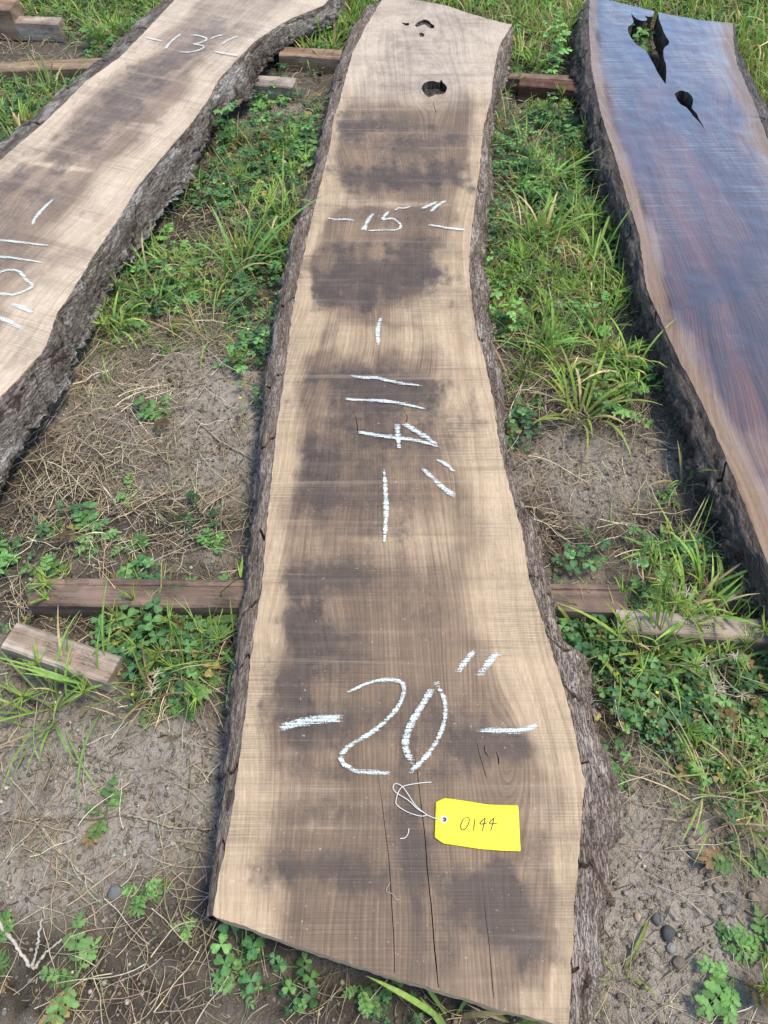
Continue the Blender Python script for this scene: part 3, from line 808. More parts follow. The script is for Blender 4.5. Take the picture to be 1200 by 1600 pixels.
# ---- the left slab
aL = -math.atan2(-0.36, 0.93) * -1
frL = Frame2((-0.86, 1.60), math.atan2(0.36, 0.93) * -1)
lw = lambda p: frL.loc(np.array(p))
ll = np.vstack([lw([(-1.62, 0.50), (-1.48, 0.82), (-1.25, 1.34)]), frL.px([(0, 250), (75, 185), (135, 125), (185, 90), (225, 50), (272, 0)]), lw([(-0.655, 2.96)])])
lr = np.vstack([lw([(-1.17, 0.32), (-1.05, 0.60), (-0.89, 0.86)]), frL.px([(0, 620), (30, 590), (60, 556), (72, 540), (88, 490), (115, 450), (145, 400), (185, 340), (215, 290), (270, 225), (300, 190), (328, 150), (340, 125), (370, 92), (400, 62), (450, 30), (505, 8)]), lw([(-0.14, 2.95)])])
ll_o = np.vstack([lw([(-1.68, 0.52), (-1.54, 0.84), (-1.31, 1.36)]), frL.px([(-5, 225), (50, 184), (100, 140), (135, 108), (165, 85), (190, 55), (220, 28), (255, 0)], 0.07), lw([(-0.72, 2.97)])])
lr_o = np.vstack([lw([(-1.09, 0.30), (-0.96, 0.58), (-0.84, 0.78)]), frL.px([(-2, 768), (30, 700), (62, 655), (90, 620), (122, 545), (150, 487), (178, 425), (215, 385), (250, 330), (295, 280), (318, 235), (340, 185), (395, 148), (402, 118), (465, 45), (520, 10)], 0.06), lw([(-0.10, 2.95)])])
l_top = np.array([ll[-1], (ll[-1] + lr[-1]) / 2 + [0, .01], lr[-1]]); l_bot = np.array([ll[0], (ll[0] + lr[0]) / 2, lr[0]])
stainsL = [(330, 30, 70, 20, .35, 150), (300, 75, 70, 18, .75, 140), (265, 90, 36, 14, .6), (345, 50, 60, 12, .4), (200, 150, 80, 36, .6, 135), (150, 195, 90, 30, .65, 140), (240, 130, 40, 26, .4), (110, 235, 70, 20, .35), (20, 285, 60, 24, .7), (60, 300, 50, 30, .3), (30, 340, 70, 40, .3), (-40, 400, 80, 60, .4)]
lightsL = [(255, 200, 90, 4, .8, 9), (245, 206, 100, 3, .6, 9), (110, 262, 130, 4, .8, 7), (380, 30, 60, 20, .4)]
yl = np.linspace(-1.3, 1.5, 8)
slabL = build_slab('wood_slab', frL, ll, lr, l_top, l_bot, [], 0.0078, [M_GREY, M_END, M_ROT],
                   edge_attrs(frL, ll, lr, (yl, np.full(8, .075)), (yl, np.array([.12, .12, .12, .11, .10, .07, .09, .09])), lightsL, stainsL, 7, lambda v: 0.5 * smooth(0.75, 1.25, v[:, 1]), None, [((100, 265), .04), ((260, 180), .03), ((330, 40), .03)]))
tag(slabL, 'pale wood slab at the left chalked 13 inches, its rough grey bark facing right', 'wood slab')
bark_strip(slabL, ll, ll_o, ll[:, 1].min() + .003, ll[:, 1].max() - .003, -1, [-.9, -.5, -.1, .25, .42, .62, .8, 1.0, 1.2], M_BARK_GREY, M_INNER, 37, 1.1)
bark_strip(slabL, lr, lr_o, lr[:, 1].min() + .003, lr[:, 1].max() - .003, 1, [-.95, -.7, -.40, -.12, .17, .48], M_BARK_GREY, M_INNER, 41, 1.15, fq=.5, skew=0.11, gap=.003, nt=34)
ZL = lambda p: z7(0, 290, 6.667, p); Z13 = lambda p: z7(210, 30, 6.316, p)
for k, (n, p, w, tp) in enumerate([('chalk_tick', ZL([(582, 125), (490, 205), (410, 290), (360, 355), (335, 435)]), 8, (.2, 1, .3)), ('chalk_numeral', ZL([(-420, 545), (0, 572), (250, 598), (420, 620), (545, 626)]), 6.5, (.8, 1, .2)),
                       ('chalk_numeral', ZL([(-420, 715), (0, 745), (200, 765), (380, 795), (470, 816)]), 6, (.8, 1, .2)), ('chalk_numeral', ZL([(-260, 1010), (-120, 940), (0, 908), (90, 882), (200, 900), (270, 980), (340, 1050), (250, 1105), (130, 1140), (0, 1128), (-200, 1100)]), 6, (.8, 1, .8)),
                       ('chalk_quote', ZL([(80, 1240), (180, 1255), (280, 1300), (365, 1345)]), 8, (.5, 1, .6)), ('chalk_quote', ZL([(-60, 1360), (60, 1405), (160, 1460), (280, 1508)]), 9, (.5, 1, .4)),
                       ('chalk_dash', Z13([(90, 180), (180, 200), (305, 225)]), 4, (.6, 1, .4)), ('chalk_numeral', Z13([(470, 145), (400, 195), (340, 250), (303, 308)]), 4.5, (.8, 1, 1)),
                       ('chalk_numeral', Z13([(540, 165), (620, 165), (690, 185), (715, 207), (660, 235), (590, 250), (650, 262), (688, 280), (640, 310), (540, 330), (420, 328)]), 4, (.7, 1, .5)),
                       ('chalk_quote', Z13([(745, 205), (800, 178), (890, 155)]), 4, (.6, 1, .6)), ('chalk_quote', Z13([(860, 262), (930, 210), (1040, 170)]), 4, (.6, 1, .6)), ('chalk_dash', Z13([(770, 320), (880, 342), (1040, 368)]), 5, (.5, 1, .8))]):
    chalk(slabL, frL, n, p, w, tp, 40 + k)

# ---- the wet slab on the right
frR = Frame2((0.88, 1.50), 0.0)
rw = lambda p: frR.loc(np.array(p))
rl = np.vstack([rw([(0.76, 0.10), (0.71, 0.36)]), frR.px([(1200, 880), (1167, 795), (1130, 705), (1095, 625), (1060, 560), (1035, 505), (1010, 450), (1002, 390), (1000, 370), (980, 310), (960, 240), (940, 180), (925, 110), (920, 40), (921, 0)]), rw([(0.685, 2.86)])])
rr_ = np.vstack([rw([(1.25, 0.10), (1.21, 0.5), (1.13, 1.0), (1.06, 1.6)]), frR.px([(1200, 215), (1183, 170), (1165, 130), (1152, 100), (1147, 75), (1146, 35)])])
rl_o = np.vstack([rw([(0.715, 0.10), (0.655, 0.42)]), frR.px([(1200, 955), (1180, 925), (1165, 890), (1135, 850), (1120, 800), (1105, 760), (1070, 690), (1050, 620), (1030, 560), (1000, 480), (976, 400), (972, 370), (955, 330), (944, 295), (929, 270), (919, 200), (904, 150), (894, 80), (899, 30), (910, -5)], 0.07), rw([(0.66, 2.86)])])
rr_o = np.vstack([rw([(1.29, 0.10), (1.25, 0.5), (1.17, 1.0), (1.10, 1.6)]), frR.px([(1215, 200), (1200, 170), (1180, 130), (1160, 100), (1150, 75), (1149, 36)], 0.07)])
r_top = np.vstack([rl[-1:], frR.px([(945, -2), (1000, 11), (1045, 22), (1090, 30), (1146, 35)])]); r_bot = np.array([rl[0], rr_[0]])
ZR = lambda p: resample(frR.px(z7(960, 0, 5, p)), 0.005)
hole_r1 = ZR([(128, 98), (150, 125), (170, 142), (205, 158), (240, 160), (258, 150), (248, 132), (235, 120), (268, 128), (300, 125), (312, 95), (303, 58), (328, 68), (343, 92), (350, 150), (372, 205), (385, 245), (405, 285), (430, 322), (425, 345), (395, 365), (383, 390), (385, 440), (404, 500), (408, 560), (404, 615), (402, 655), (370, 612), (330, 550), (312, 508), (290, 470), (265, 425), (240, 390), (200, 365), (160, 335), (125, 285), (103, 235), (108, 205), (135, 190), (152, 168)])
hole_r2 = ZR([(470, 730), (500, 712), (525, 705), (578, 720), (600, 742), (615, 770), (613, 812), (604, 840), (625, 865), (645, 888), (658, 922), (685, 965), (712, 1018), (672, 962), (640, 928), (615, 905), (598, 878), (575, 850), (558, 833), (520, 815), (490, 778)])
def wetness(v, dl, dr):
    w = np.minimum(smooth(.015, .05, dl + fbm(v[:, 1] * 5, v[:, 0] * 5, 3, 4) * .02), smooth(.02, .075, dr + fbm(v[:, 1] * 6, v[:, 0] * 6, 3, 8) * .03))
    return {'wet': 0.42 + 0.58 * w}
yr = np.array([-1.4, -.8, -.4, 0, .4, .8, 1.1, 1.4])
slabR = build_slab('wood_slab', frR, rl, rr_, r_top, r_bot, [hole_r1, hole_r2], 0.0075, [M_WET, M_END_WET, M_ROT],
                   edge_attrs(frR, rl, rr_, (yr, np.array([.06, .06, .055, .040, .030, .025, .025, .024])), (yr, np.array([.06,.06,.06,.06,.06,.07,.075,.08])), [(1190, 720, 50, 60, .5, 60)], [(1012, 80, 44, 66, .6), (1072, 158, 32, 26, .6), (1040, 190, 60, 30, .4), (1130, 440, 40, 120, .5, 60), (1190, 520, 60, 90, .4, 60)], 13, None, wetness, [((1012, 80), .05), ((1072, 155), .03)]))
plug(slabR, frR, ZR([(318, 520), (345, 500), (385, 490), (404, 510), (408, 560), (404, 615), (402, 655), (370, 612), (330, 550), (312, 508)]), 0.036, 31)
plug(slabR, frR, ZR([(598, 862), (606, 845), (625, 865), (645, 888), (658, 922), (672, 950), (640, 928), (615, 905)]), 0.022, 32)
tag(slabR, 'wet glossy dark slab at the right with two ragged holes near its far end', 'wood slab')
bark_strip(slabR, rl, rl_o, rl[:, 1].min() + .003, rl[:, 1].max() - .003, -1, [-1.1, -.62, -.2, .12, .36, .6, .78, 1.0, 1.18], M_BARK_WET, M_INNER, 53, 1.1, wmin=0.014)
bark_strip(slabR, rr_, rr_o, rr_[:, 1].min() + .003, rr_[:, 1].max() - .003, 1, [-.9, -.3, .3, .8], M_BARK_WET, M_INNER, 59, 1.0, wmin=.004)
# ------------------------------------------------------------------ sticker beams
M_B_DARK = mat_beam('weathered_red_lumber', (0.27, 0.19, 0.145), (0.14, 0.095, 0.07), (0.075, 0.06, 0.05), 0.5)
M_B_RED = mat_beam('red_brown_lumber', (0.16, 0.075, 0.045), (0.085, 0.04, 0.026), (0.04, 0.025, 0.02), 0.5)
M_B_GREY = mat_beam('grey_lumber', (0.42, 0.36, 0.295), (0.24, 0.19, 0.15), (0.09, 0.075, 0.062), 0.5)
M_B_PALE = mat_beam('pale_lumber', (0.50, 0.42, 0.34), (0.30, 0.225, 0.165), (0.13, 0.095, 0.07), 0.45)
M_B_TAN = mat_beam('tan_lumber', (0.37, 0.265, 0.18), (0.23, 0.145, 0.09), (0.13, 0.09, 0.065), 0.4)

def beam(name, a, b, width, height, mat, label, drop=0.0, seed=0, groove=None, ends=(1, 1), z0=0.0):
    """square timber lying on the dirt; a, b: ends of the centre line of its upper face in the photograph"""
    z = z0 + height
    p, q = ground_xy([a, b], z)
    L = float(np.hypot(*(q - p))); ang = math.atan2(q[1] - p[1], q[0] - p[0])
    n = max(12, int(L / 0.02))
    w, h, c = width / 2, height, 0.0035
    prof = [(-w, 0.004), (-w, h - c), (-w + c, h)]
    if groove is not None:
        g = groove * width - w
        prof += [(g - .003, h), (g - .0015, h - .004), (g + .0015, h - .0035), (g + .003, h - .001)]
    prof += [(w - c, h), (w, h - c), (w, h * .52), (w - .0015, h * .5), (w, h * .48), (w, 0.004), (w - .004, 0), (-w + .004, 0)]
    prof = np.array(prof); k = len(prof)
    xs = np.linspace(0, L, n); V = []
    for i, x in enumerate(xs):
        yy = prof[:, 0] + 0.0016 * fbm(np.full(k, x * 9.0), prof[:, 1] * 25 + prof[:, 0] * 31, 3, 300 + seed)
        zz = prof[:, 1] + 0.0014 * fbm(np.full(k, x * 8.0 + 40), prof[:, 0] * 33 + prof[:, 1] * 17, 3, 310 + seed)
        V.append(np.column_stack([np.full(k, x), yy, zz]))
    V = np.vstack(V); F_ = []
    for i in range(n - 1):
        for j in range(k):
            a_ = i * k + j; b_ = i * k + (j + 1) % k
            F_.append((a_, b_, b_ + k, a_ + k))
    F_.append(tuple(range(k))[::-1]); F_.append(tuple((n - 1) * k + j for j in range(k)))
    F_ = [f[::-1] for f in F_]
    o = mesh_obj(name, V, F_, [mat], None, smooth_on=False)
    o.location = (p[0], p[1], z0 - drop); o.rotation_euler = (0, 0, ang)
    return tag(o, label, 'timber', 'timbers the slabs rest on')

BH = BEAM_H
beam('timber', (48, 923), (978, 933), 0.056, BH, M_B_DARK, 'long dark red-brown timber under the near half of the middle slab', seed=1, groove=0.72)
beam('timber', (14, 991), (178, 1047), 0.052, 0.05, M_B_PALE, 'short pale timber slanting near the left edge, its cut end towards the middle slab', seed=2)
beam('timber', (964, 968), (1420, 1002), 0.046, BH, M_B_GREY, 'grey timber half hidden by spiky grass under the near part of the wet slab', seed=3)
beam('timber', (-150, 110), (230, 94), 0.062, BH, M_B_TAN, 'long tan timber running in from the left edge under the left slab', seed=4)
beam('timber', (438, 79), (700, 92), 0.058, BH, M_B_TAN, 'tan timber with a clean cut end under the far end of the middle slab', seed=5)
beam('timber', (300, 116), (460, 129), 0.064, 0.05, M_B_GREY, 'short grey timber poking out from under the left slab', seed=6)
beam('timber', (812, 127), (1030, 144), 0.046, BH, M_B_RED, 'red-brown timber between the middle slab and the wet slab', seed=7)
beam('timber', (720, 113), (985, 126), 0.034, 0.05, M_B_DARK, 'thin dark timber mostly hidden behind the red-brown one', seed=8)
beam('timber', (-130, 0), (22, 6), 0.085, 0.10, M_B_TAN, 'thick brown timber cut off by the upper left corner', seed=9)
beam('timber', (-40, 27), (94, 32), 0.05, 0.06, M_B_PALE, 'pale timber among clover in the upper left corner', seed=10)

# ------------------------------------------------------------------ the paper tag and its string
M_TAG = mat_plain('yellow_card', (0.88, 0.745, 0.035), 0.6, 0.10, 38, 0.25)
M_EYE = mat_plain('eyelet_paper', (0.55, 0.68, 0.62), 0.7, 0.05)
M_INK = mat_plain('ink', (0.02, 0.02, 0.018), 0.5, 0.1)
M_STRAW_BIT = mat_plain('fibre', (0.36, 0.29, 0.21), 0.8, 0.1)
M_STRING = mat_plain('white_string', (0.75, 0.73, 0.68), 0.8, 0.08)
ZT = lambda p: z7(590, 1200, 5, p)
tag_c = ground_xy([(745, 1290)], Z_TOP)[0]
frT = Frame2(tag_c, 0.0)
t_out = resample(frT.px(ZT([(455, 268), (525, 237), (600, 246), (720, 265), (850, 288), (960, 294), (1096, 298), (1105, 470), (1114, 655), (960, 650), (780, 633), (640, 610), (515, 592), (446, 545), (450, 400)])), 0.0025)
t_cen = frT.px(ZT([(520, 405)]))[0]; th = np.linspace(0, 2 * np.pi, 22, endpoint=False)
t_hole = t_cen + 0.0030 * np.stack([np.cos(th), np.sin(th)], 1)
tv, tf, tb = cut_sheet(t_out, [t_hole], 0.0045, 0.05)
def tag_z(q): return 0.0016 + 0.002 * smooth(-.02, .065, q[:, 0]) ** 2 + 0.0010 * np.sin((q[:, 0] + .03) * 30) ** 2 + 0.0006 * smooth(.0, .04, -q[:, 1]) * smooth(-.02, .06, q[:, 0])
n = len(tv); zt = tag_z(tv)
side = np.vstack([np.stack([tb[:, 1], tb[:, 0], tb[:, 0] + n], 1), np.stack([tb[:, 1], tb[:, 0] + n, tb[:, 1] + n], 1)])
tagO = mesh_obj('paper_tag', np.vstack([np.column_stack([tv, zt]), np.column_stack([tv, zt - .0004])]), np.vstack([tf, tf[:, ::-1] + n, side]), M_TAG, None)
tagO.location = (tag_c[0], tag_c[1], Z_TOP)
tag(tagO, 'yellow paper tag numbered 0144 lying on the middle slab', 'tag')
r0, r1 = 0.0031, 0.0052
ring = np.vstack([t_cen + r0 * np.stack([np.cos(th), np.sin(th)], 1), t_cen + r1 * np.stack([np.cos(th), np.sin(th)], 1)])
m = len(th); k = np.arange(m); k2 = (k + 1) % m
mesh_obj('eyelet', np.column_stack([ring, tag_z(ring) + .0004]), np.stack([k, k + m, k2 + m, k2], 1), M_EYE, tagO)
for s in ([(690, 388), (668, 405), (650, 445), (650, 475), (668, 487), (692, 470), (710, 435), (716, 405), (704, 388), (686, 390)], [(760, 398), (754, 445), (748, 495)],
          [(838, 395), (815, 415), (798, 440), (825, 440), (856, 433)], [(840, 397), (828, 450), (815, 502)], [(906, 396), (886, 415), (872, 438), (900, 440), (935, 436)], [(907, 396), (895, 450), (880, 500)]):
    c = frT.px(ZT(s))
    o = ribbon(tagO, 'pen_stroke', c, 0.00125, M_INK, 0.0, (.8, 1, .7), wob=.05)
    co = np.zeros(len(o.data.vertices) * 3, np.float32); o.data.vertices.foreach_get('co', co); co = co.reshape(-1, 3)
    co[:, 2] = tag_z(co[:, :2]) + 0.0009; o.data.vertices.foreach_set('co', co.ravel())

def tube(name, pts, r, mat, parent=None, sides=6, smooth_n=8):
    p = np.asarray(pts, float)
    if len(p) > 2 and smooth_n > 1:
        q = [p[0]]
        for i in range(len(p) - 1):
            a = p[max(0, i - 1)]; b = p[i]; c = p[i + 1]; d = p[min(len(p) - 1, i + 2)]
            for t in np.linspace(0, 1, smooth_n)[1:]:
                q.append(0.5 * ((2 * b) + (c - a) * t + (2 * a - 5 * b + 4 * c - d) * t * t + (3 * b - a - 3 * c + d) * t ** 3))
        p = np.array(q)
    V, F_ = tube_geo(p, r, sides)
    return mesh_obj(name, V, F_, mat, parent)

def tube_geo(p, r, sides=5):
    p = np.asarray(p, float); n = len(p)
    r = np.broadcast_to(np.asarray(r, float), (n,))
    t = np.gradient(p, axis=0); t /= np.maximum(1e-9, np.linalg.norm(t, axis=1))[:, None]
    up = np.where(np.abs(t[:, 2:3]) > .9, np.array([[1., 0, 0]]), np.array([[0, 0, 1.]]))
    a = np.cross(t, up); a /= np.maximum(1e-9, np.linalg.norm(a, axis=1))[:, None]; b = np.cross(a, t)
    th = np.linspace(0, 2 * np.pi, sides, endpoint=False)
    V = p[:, None] + r[:, None, None] * (np.cos(th)[None, :, None] * a[:, None] + np.sin(th)[None, :, None] * b[:, None])
    i = (np.arange(n - 1)[:, None] * sides + np.arange(sides)[None]).ravel()
    j = (np.arange(n - 1)[:, None] * sides + (np.arange(sides)[None] + 1) % sides).ravel()
    return V.reshape(-1, 3), np.stack([j, i, i + sides, j + sides], 1)

sA = [(520, 405), (485, 410), (453, 400), (385, 370), (300, 300), (240, 215), (190, 150), (140, 127), (120, 155), (145, 198), (240, 258), (310, 322), (378, 362)]
sB = [(385, 372), (330, 378), (230, 345), (150, 290), (146, 245), (166, 185), (205, 150), (310, 125), (420, 112)]
for s, h in ((sA, [.0005, .0045, .004, .003, .002, .004, .005, .003, .002, .0035, .004, .002, .0015]), (sB, [.002, .002, .0015, .0015, .002, .004, .0055, .003, .001])):
    c = frT.px(ZT(s))
    tube('string', np.column_stack([c, np.array(h) + .0006]), 0.00055, M_STRING, tagO)
for s, lab in (([(245, 475), (235, 520), (210, 548), (174, 552)], 'white lint curl on the middle slab below the tag string'), ([(97, 895), (70, 945), (74, 972), (115, 985), (140, 1025), (168, 1030)], 'pale bit of fibre on the middle slab between the two long cracks')):
    c = ground_xy(ZT(s), Z_TOP)
    o = tube('lint', np.column_stack([c - c[0], np.array([.0015] * len(c))]), 0.00055, M_STRING if 'white' in lab else M_STRAW_BIT)
    o.location = (c[0][0], c[0][1], Z_TOP)
    tag(o, lab, 'lint')

# ------------------------------------------------------------------ plants: leaf-sized faces with their own green
class Geo:
    def __init__(s): s.v, s.f, s.c, s.n = [], [], [], 0
    def add(s, v, f, c):
        v = np.asarray(v, float); c = np.asarray(c, float)
        s.v.append(v); s.f.append(np.asarray(f, int) + s.n); s.c.append(np.broadcast_to(c, (len(v), 3)).copy()); s.n += len(v)
    def arr(s): return np.vstack(s.v), np.vstack(s.f), np.vstack(s.c)
    def obj(s, name, mat, parent=None):
        v, f, c = s.arr(); return mesh_obj(name, v, f, mat, parent, cols=c)

def quads_to_tris(q): return np.vstack([q[:, [0, 1, 2]], q[:, [0, 2, 3]]])

def blade(g, base, az, length, width, rise, bend, col, seg=6, fold=0.25, tip=None, twist=0.0, thin=False):
    """one grass blade: leaves its base at angle rise and bends over by bend"""
    t = np.linspace(0, 1, seg + 1)
    ang = rise - bend * t ** 1.4
    d = length / seg
    rr = np.concatenate([[0], np.cumsum(np.cos(ang[:-1]) * d)]); zz = np.concatenate([[0], np.cumsum(np.sin(ang[:-1]) * d)])
    a = az + twist * t
    x = base[0] + rr * np.cos(az) + (np.cos(a + 1.57) * rr * twist * .3); y = base[1] + rr * np.sin(az) + (np.sin(a + 1.57) * rr * twist * .3); z = np.maximum(base[2] + zz, 0.002)
    w = width * .5 * np.minimum(1, (0.55 + t * 2.2)) * np.clip((1.02 - t) * 2.4, 0, 1) ** .8
    sx, sy = -np.sin(a), np.cos(a)
    col = np.asarray(col, float); tip = col * np.array([1.25, 1.18, .9]) if tip is None else np.asarray(tip)
    cc = col[None] * (1 - t[:, None]) + tip[None] * t[:, None]
    cc[0] = cc[0] * .8 + np.array([.10, .09, .03]) * .2
    if thin:
        v = np.stack([np.stack([x - sx * w, y - sy * w, z], 1), np.stack([x + sx * w, y + sy * w, z], 1)], 1).reshape(-1, 3)
        i = np.arange(seg) * 2
        g.add(v, quads_to_tris(np.stack([i, i + 1, i + 3, i + 2], 1)), np.repeat(cc, 2, 0))
    else:
        v = np.stack([np.stack([x - sx * w, y - sy * w, z + w * fold], 1), np.stack([x, y, z], 1), np.stack([x + sx * w, y + sy * w, z + w * fold], 1)], 1).reshape(-1, 3)
        i = np.arange(seg) * 3
        q = np.vstack([np.stack([i, i + 1, i + 4, i + 3], 1), np.stack([i + 1, i + 2, i + 5, i + 4], 1)])
        cm = np.repeat(cc, 3, 0); cm[1::3] *= 1.12
        g.add(v, quads_to_tris(q), cm)
    return np.array([x[-1], y[-1], z[-1]])

def strand(g, p, r, col, sides=3):
    v, f = tube_geo(p, r, sides)
    g.add(v, quads_to_tris(f), col)

def leaflet(g, base, az, pitch, L, W, col, shape='heart', cup=0.15, roll=0.0):
    """a small flat leaf with a crease along its midrib"""
    if shape == 'heart':
        t = np.array([0, .3, .62, .88, 1.0]); w = np.array([0.06, .55, .96, .86, .40]); mid = np.array([0, .3, .62, .84, .88])
    elif shape == 'lobed':
        t = np.array([0, .22, .34, .55, .68, .86, 1.0]); w = np.array([.08, .75, .5, .95, .55, .6, .05]); mid = t
    else:
        t = np.array([0, .25, .5, .78, 1.0]); w = np.array([.1, .72, 1.0, .66, .03]); mid = t
    n = len(t)
    ca, sa, cp, sp = math.cos(az), math.sin(az), math.cos(pitch), math.sin(pitch)
    fw = np.array([ca * cp, sa * cp, sp]); sd = np.array([-sa, ca, 0.0]); up = np.cross(fw, sd)
    sd = sd * math.cos(roll) + up * math.sin(roll); up = np.cross(fw, sd)
    W2 = W * .5
    droop = -.18 * (t ** 2) * L
    l = base + fw * (t * L)[:, None] + sd * (w * W2)[:, None] + up * (cup * w * W2 + droop)[:, None]
    c = base + fw * (mid * L)[:, None] + up * droop[:, None]
    r = base + fw * (t * L)[:, None] - sd * (w * W2)[:, None] + up * (cup * w * W2 + droop)[:, None]
    v = np.stack([l, c, r], 1).reshape(-1, 3); i = np.arange(n - 1) * 3
    q = np.vstack([np.stack([i, i + 3, i + 4, i + 1], 1), np.stack([i + 1, i + 4, i + 5, i + 2], 1)])
    cc = np.repeat(np.asarray(col)[None], len(v), 0); cc[1::3] *= 1.25
    g.add(v, quads_to_tris(q), cc)

R_ = np.random.default_rng(5)
def G(a, b): return R_.uniform(a, b)
CLOVER = np.array([0.060, 0.165, 0.068]); CLOVER2 = np.array([0.18, 0.37, 0.11]); GRASS = np.array([0.18, 0.35, 0.095]); LIME = np.array([0.36, 0.50, 0.11]); DRY = np.array([0.54, 0.44, 0.28]); PALE = np.array([0.72, 0.64, 0.46]); WEED = np.array([0.12, 0.235, 0.07])

def clover_plant(g, n=7, R=0.05, H=0.04, leaf=0.012, base=(0, 0, 0), flower=False, hue=1.0):
    base = np.array(base, float)
    for k in range(n):
        az = G(0, 6.283); r = R * math.sqrt(G(0.03, 1)); h = H * G(0.45, 1.1) * (1 - .35 * r / R)
        tip = base + np.array([math.cos(az) * r, math.sin(az) * r, h])
        mid = base * .5 + tip * .5 + np.array([0, 0, h * .22])
        cs = (CLOVER * (1 - (u := G(0, 1) ** 1.3)) + CLOVER2 * u) * G(.7, 1.25) * hue
        if G(0, 1) < .10: cs = np.array([.36, .31, .10]) * G(.5, 1.1)
        strand(g, np.array([base, mid, tip]), 0.0007, cs * 1.3)
        a0 = G(0, 6.283); s = leaf * G(.5, 1.25); pt = G(-.15, .35)
        for q in range(3):
            leaflet(g, tip, a0 + q * 2.094 + G(-.15, .15), pt + G(-.15, .2), s, s * .92, cs * G(.9, 1.1), 'heart', .12, G(-.25, .25))
    if flower:
        az = G(0, 6.283); tip = base + np.array([math.cos(az) * R * .6, math.sin(az) * R * .6, H * 1.15])
        strand(g, np.array([base, base * .4 + tip * .6 + [0, 0, .005], tip]), .0006, CLOVER2)
        for q in range(4): leaflet(g, tip, q * 1.57, .6, .003, .003, (0.75, 0.62, 0.04), 'oval')

def weed_plant(g, n=6, L=0.08, base=(0, 0, 0), hue=1.0, rise=(.15, .9)):
    base = np.array(base, float)
    for k in range(n):
        az = G(0, 6.283); l = L * G(.55, 1.1); el = G(*rise); cs = (WEED * (1 - (u := G(0, 1))) + CLOVER2 * u) * G(.75, 1.25) * hue
        if G(0, 1) < .09: cs = np.array([.33, .24, .10]) * G(.5, 1.1)
        t = np.linspace(0, 1, 6); ang = el - t * G(.4, .9)
        rr = np.concatenate([[0], np.cumsum(np.cos(ang[:-1]) * l / 5)]); zz = np.concatenate([[0], np.cumsum(np.sin(ang[:-1]) * l / 5)])
        P = base + np.stack([rr * math.cos(az), rr * math.sin(az), np.maximum(zz, -.001) + .002], 1)
        strand(g, P, np.linspace(.001, .0005, 6), cs * 1.25)
        for q in range(2, 6):
            s = l * .36 * (1 - abs(q - 3.3) * .16) * G(.6, 1.2)
            for sg in (-1, 1): leaflet(g, P[q - 1] * .35 + P[q] * .65, az + sg * G(.75, 1.1), G(-.1, .35), s, s * .75, cs * G(.8, 1.2), 'lobed', .2, G(-.6, .6))
        leaflet(g, P[-1], az, -.1, l * .26, l * .16, cs, 'lobed')

def grass_tuft(g, n=14, L=0.14, W=0.0045, spread=0.02, rise=(.7, 1.5), bend=(.5, 1.9), base=(0, 0, 0), col=None, dry=0.12, seg=6, thin=False):
    base = np.array(base, float)
    for k in range(n):
        a = G(0, 6.283); o = spread * math.sqrt(G(0, 1))
        c = (GRASS if col is None else col) * G(.65, 1.3); u = G(0, 1)
        c = c * (1 - u * .45) + LIME * u * .45
        if G(0, 1) < dry: c = DRY * G(.7, 1.2)
        blade(g, base + [math.cos(a) * o, math.sin(a) * o, 0], a + G(-.9, .9), L * G(.45, 1.1), W * G(.6, 1.15), G(*rise), G(*bend), c, seg, .25, None, G(-.5, .5), thin)

def spike_fan(g, base, az, el, n=6, L=0.03, col=None, spread=.35):
    """the beaked seed spikes of storksbill: narrow green needles rising from round buds"""
    base = np.array(base, float); col = LIME if col is None else col
    for k in range(n):
        a = az + G(-spread, spread) * 1.6; e = min(1.5, el + G(-spread, spread)); l = L * G(.75, 1.15)
        d = np.array([math.cos(a) * math.cos(e), math.sin(a) * math.cos(e), math.sin(e)])
        p0 = base + d * l * .12
        P = np.stack([base, p0, base + d * l * .28, base + d * l * .6, base + d * l])
        strand(g, P, np.array([.0006, .0016, .0013, .0008, .0002]), col * G(.8, 1.2), 4)

def storksbill(g, base=(0, 0, 0), stems=4, H=0.10, lean=.6, dryheads=1, leafn=5):
    base = np.array(base, float)
    weed_plant(g, leafn, .07, base)
    for k in range(stems):
        az = G(0, 6.283); h = H * G(.6, 1.15); ln = lean * G(.4, 1.3)
        t = np.linspace(0, 1, 7)
        P = base + np.stack([np.cos(az + t * .5) * ln * h * t, np.sin(az + t * .5) * ln * h * t, h * (t - .18 * t * t)], 1) + R_.normal(0, .002, (7, 3)) * t[:, None]
        strand(g, P, np.linspace(.0014, .0009, 7), LIME * .75 * G(.8, 1.15))
        d = dryheads > 0 and G(0, 1) < .35
        c = PALE * G(.8, 1.1) if d else LIME * G(.9, 1.25)
        for q in range(3 if not d else 2):
            if d:
                for w in range(9):
                    a = G(0, 6.283); e = G(-.3, 1.4); l = G(.006, .013); dv = np.array([math.cos(a) * math.cos(e), math.sin(a) * math.cos(e), math.sin(e)])
                    strand(g, np.stack([P[-1], P[-1] + dv * l * .5, P[-1] + dv * l + R_.normal(0, .002, 3)]), np.array([.0008, .0007, .0003]), c)
            else: spike_fan(g, P[-1] + R_.normal(0, .002, 3), az + q * 2.1, G(.5, 1.3), 4, G(.024, .038), c, .3)
        if G(0, 1) < .6: weed_plant(g, 2, .045, P[4], 1.2, (0, .6))

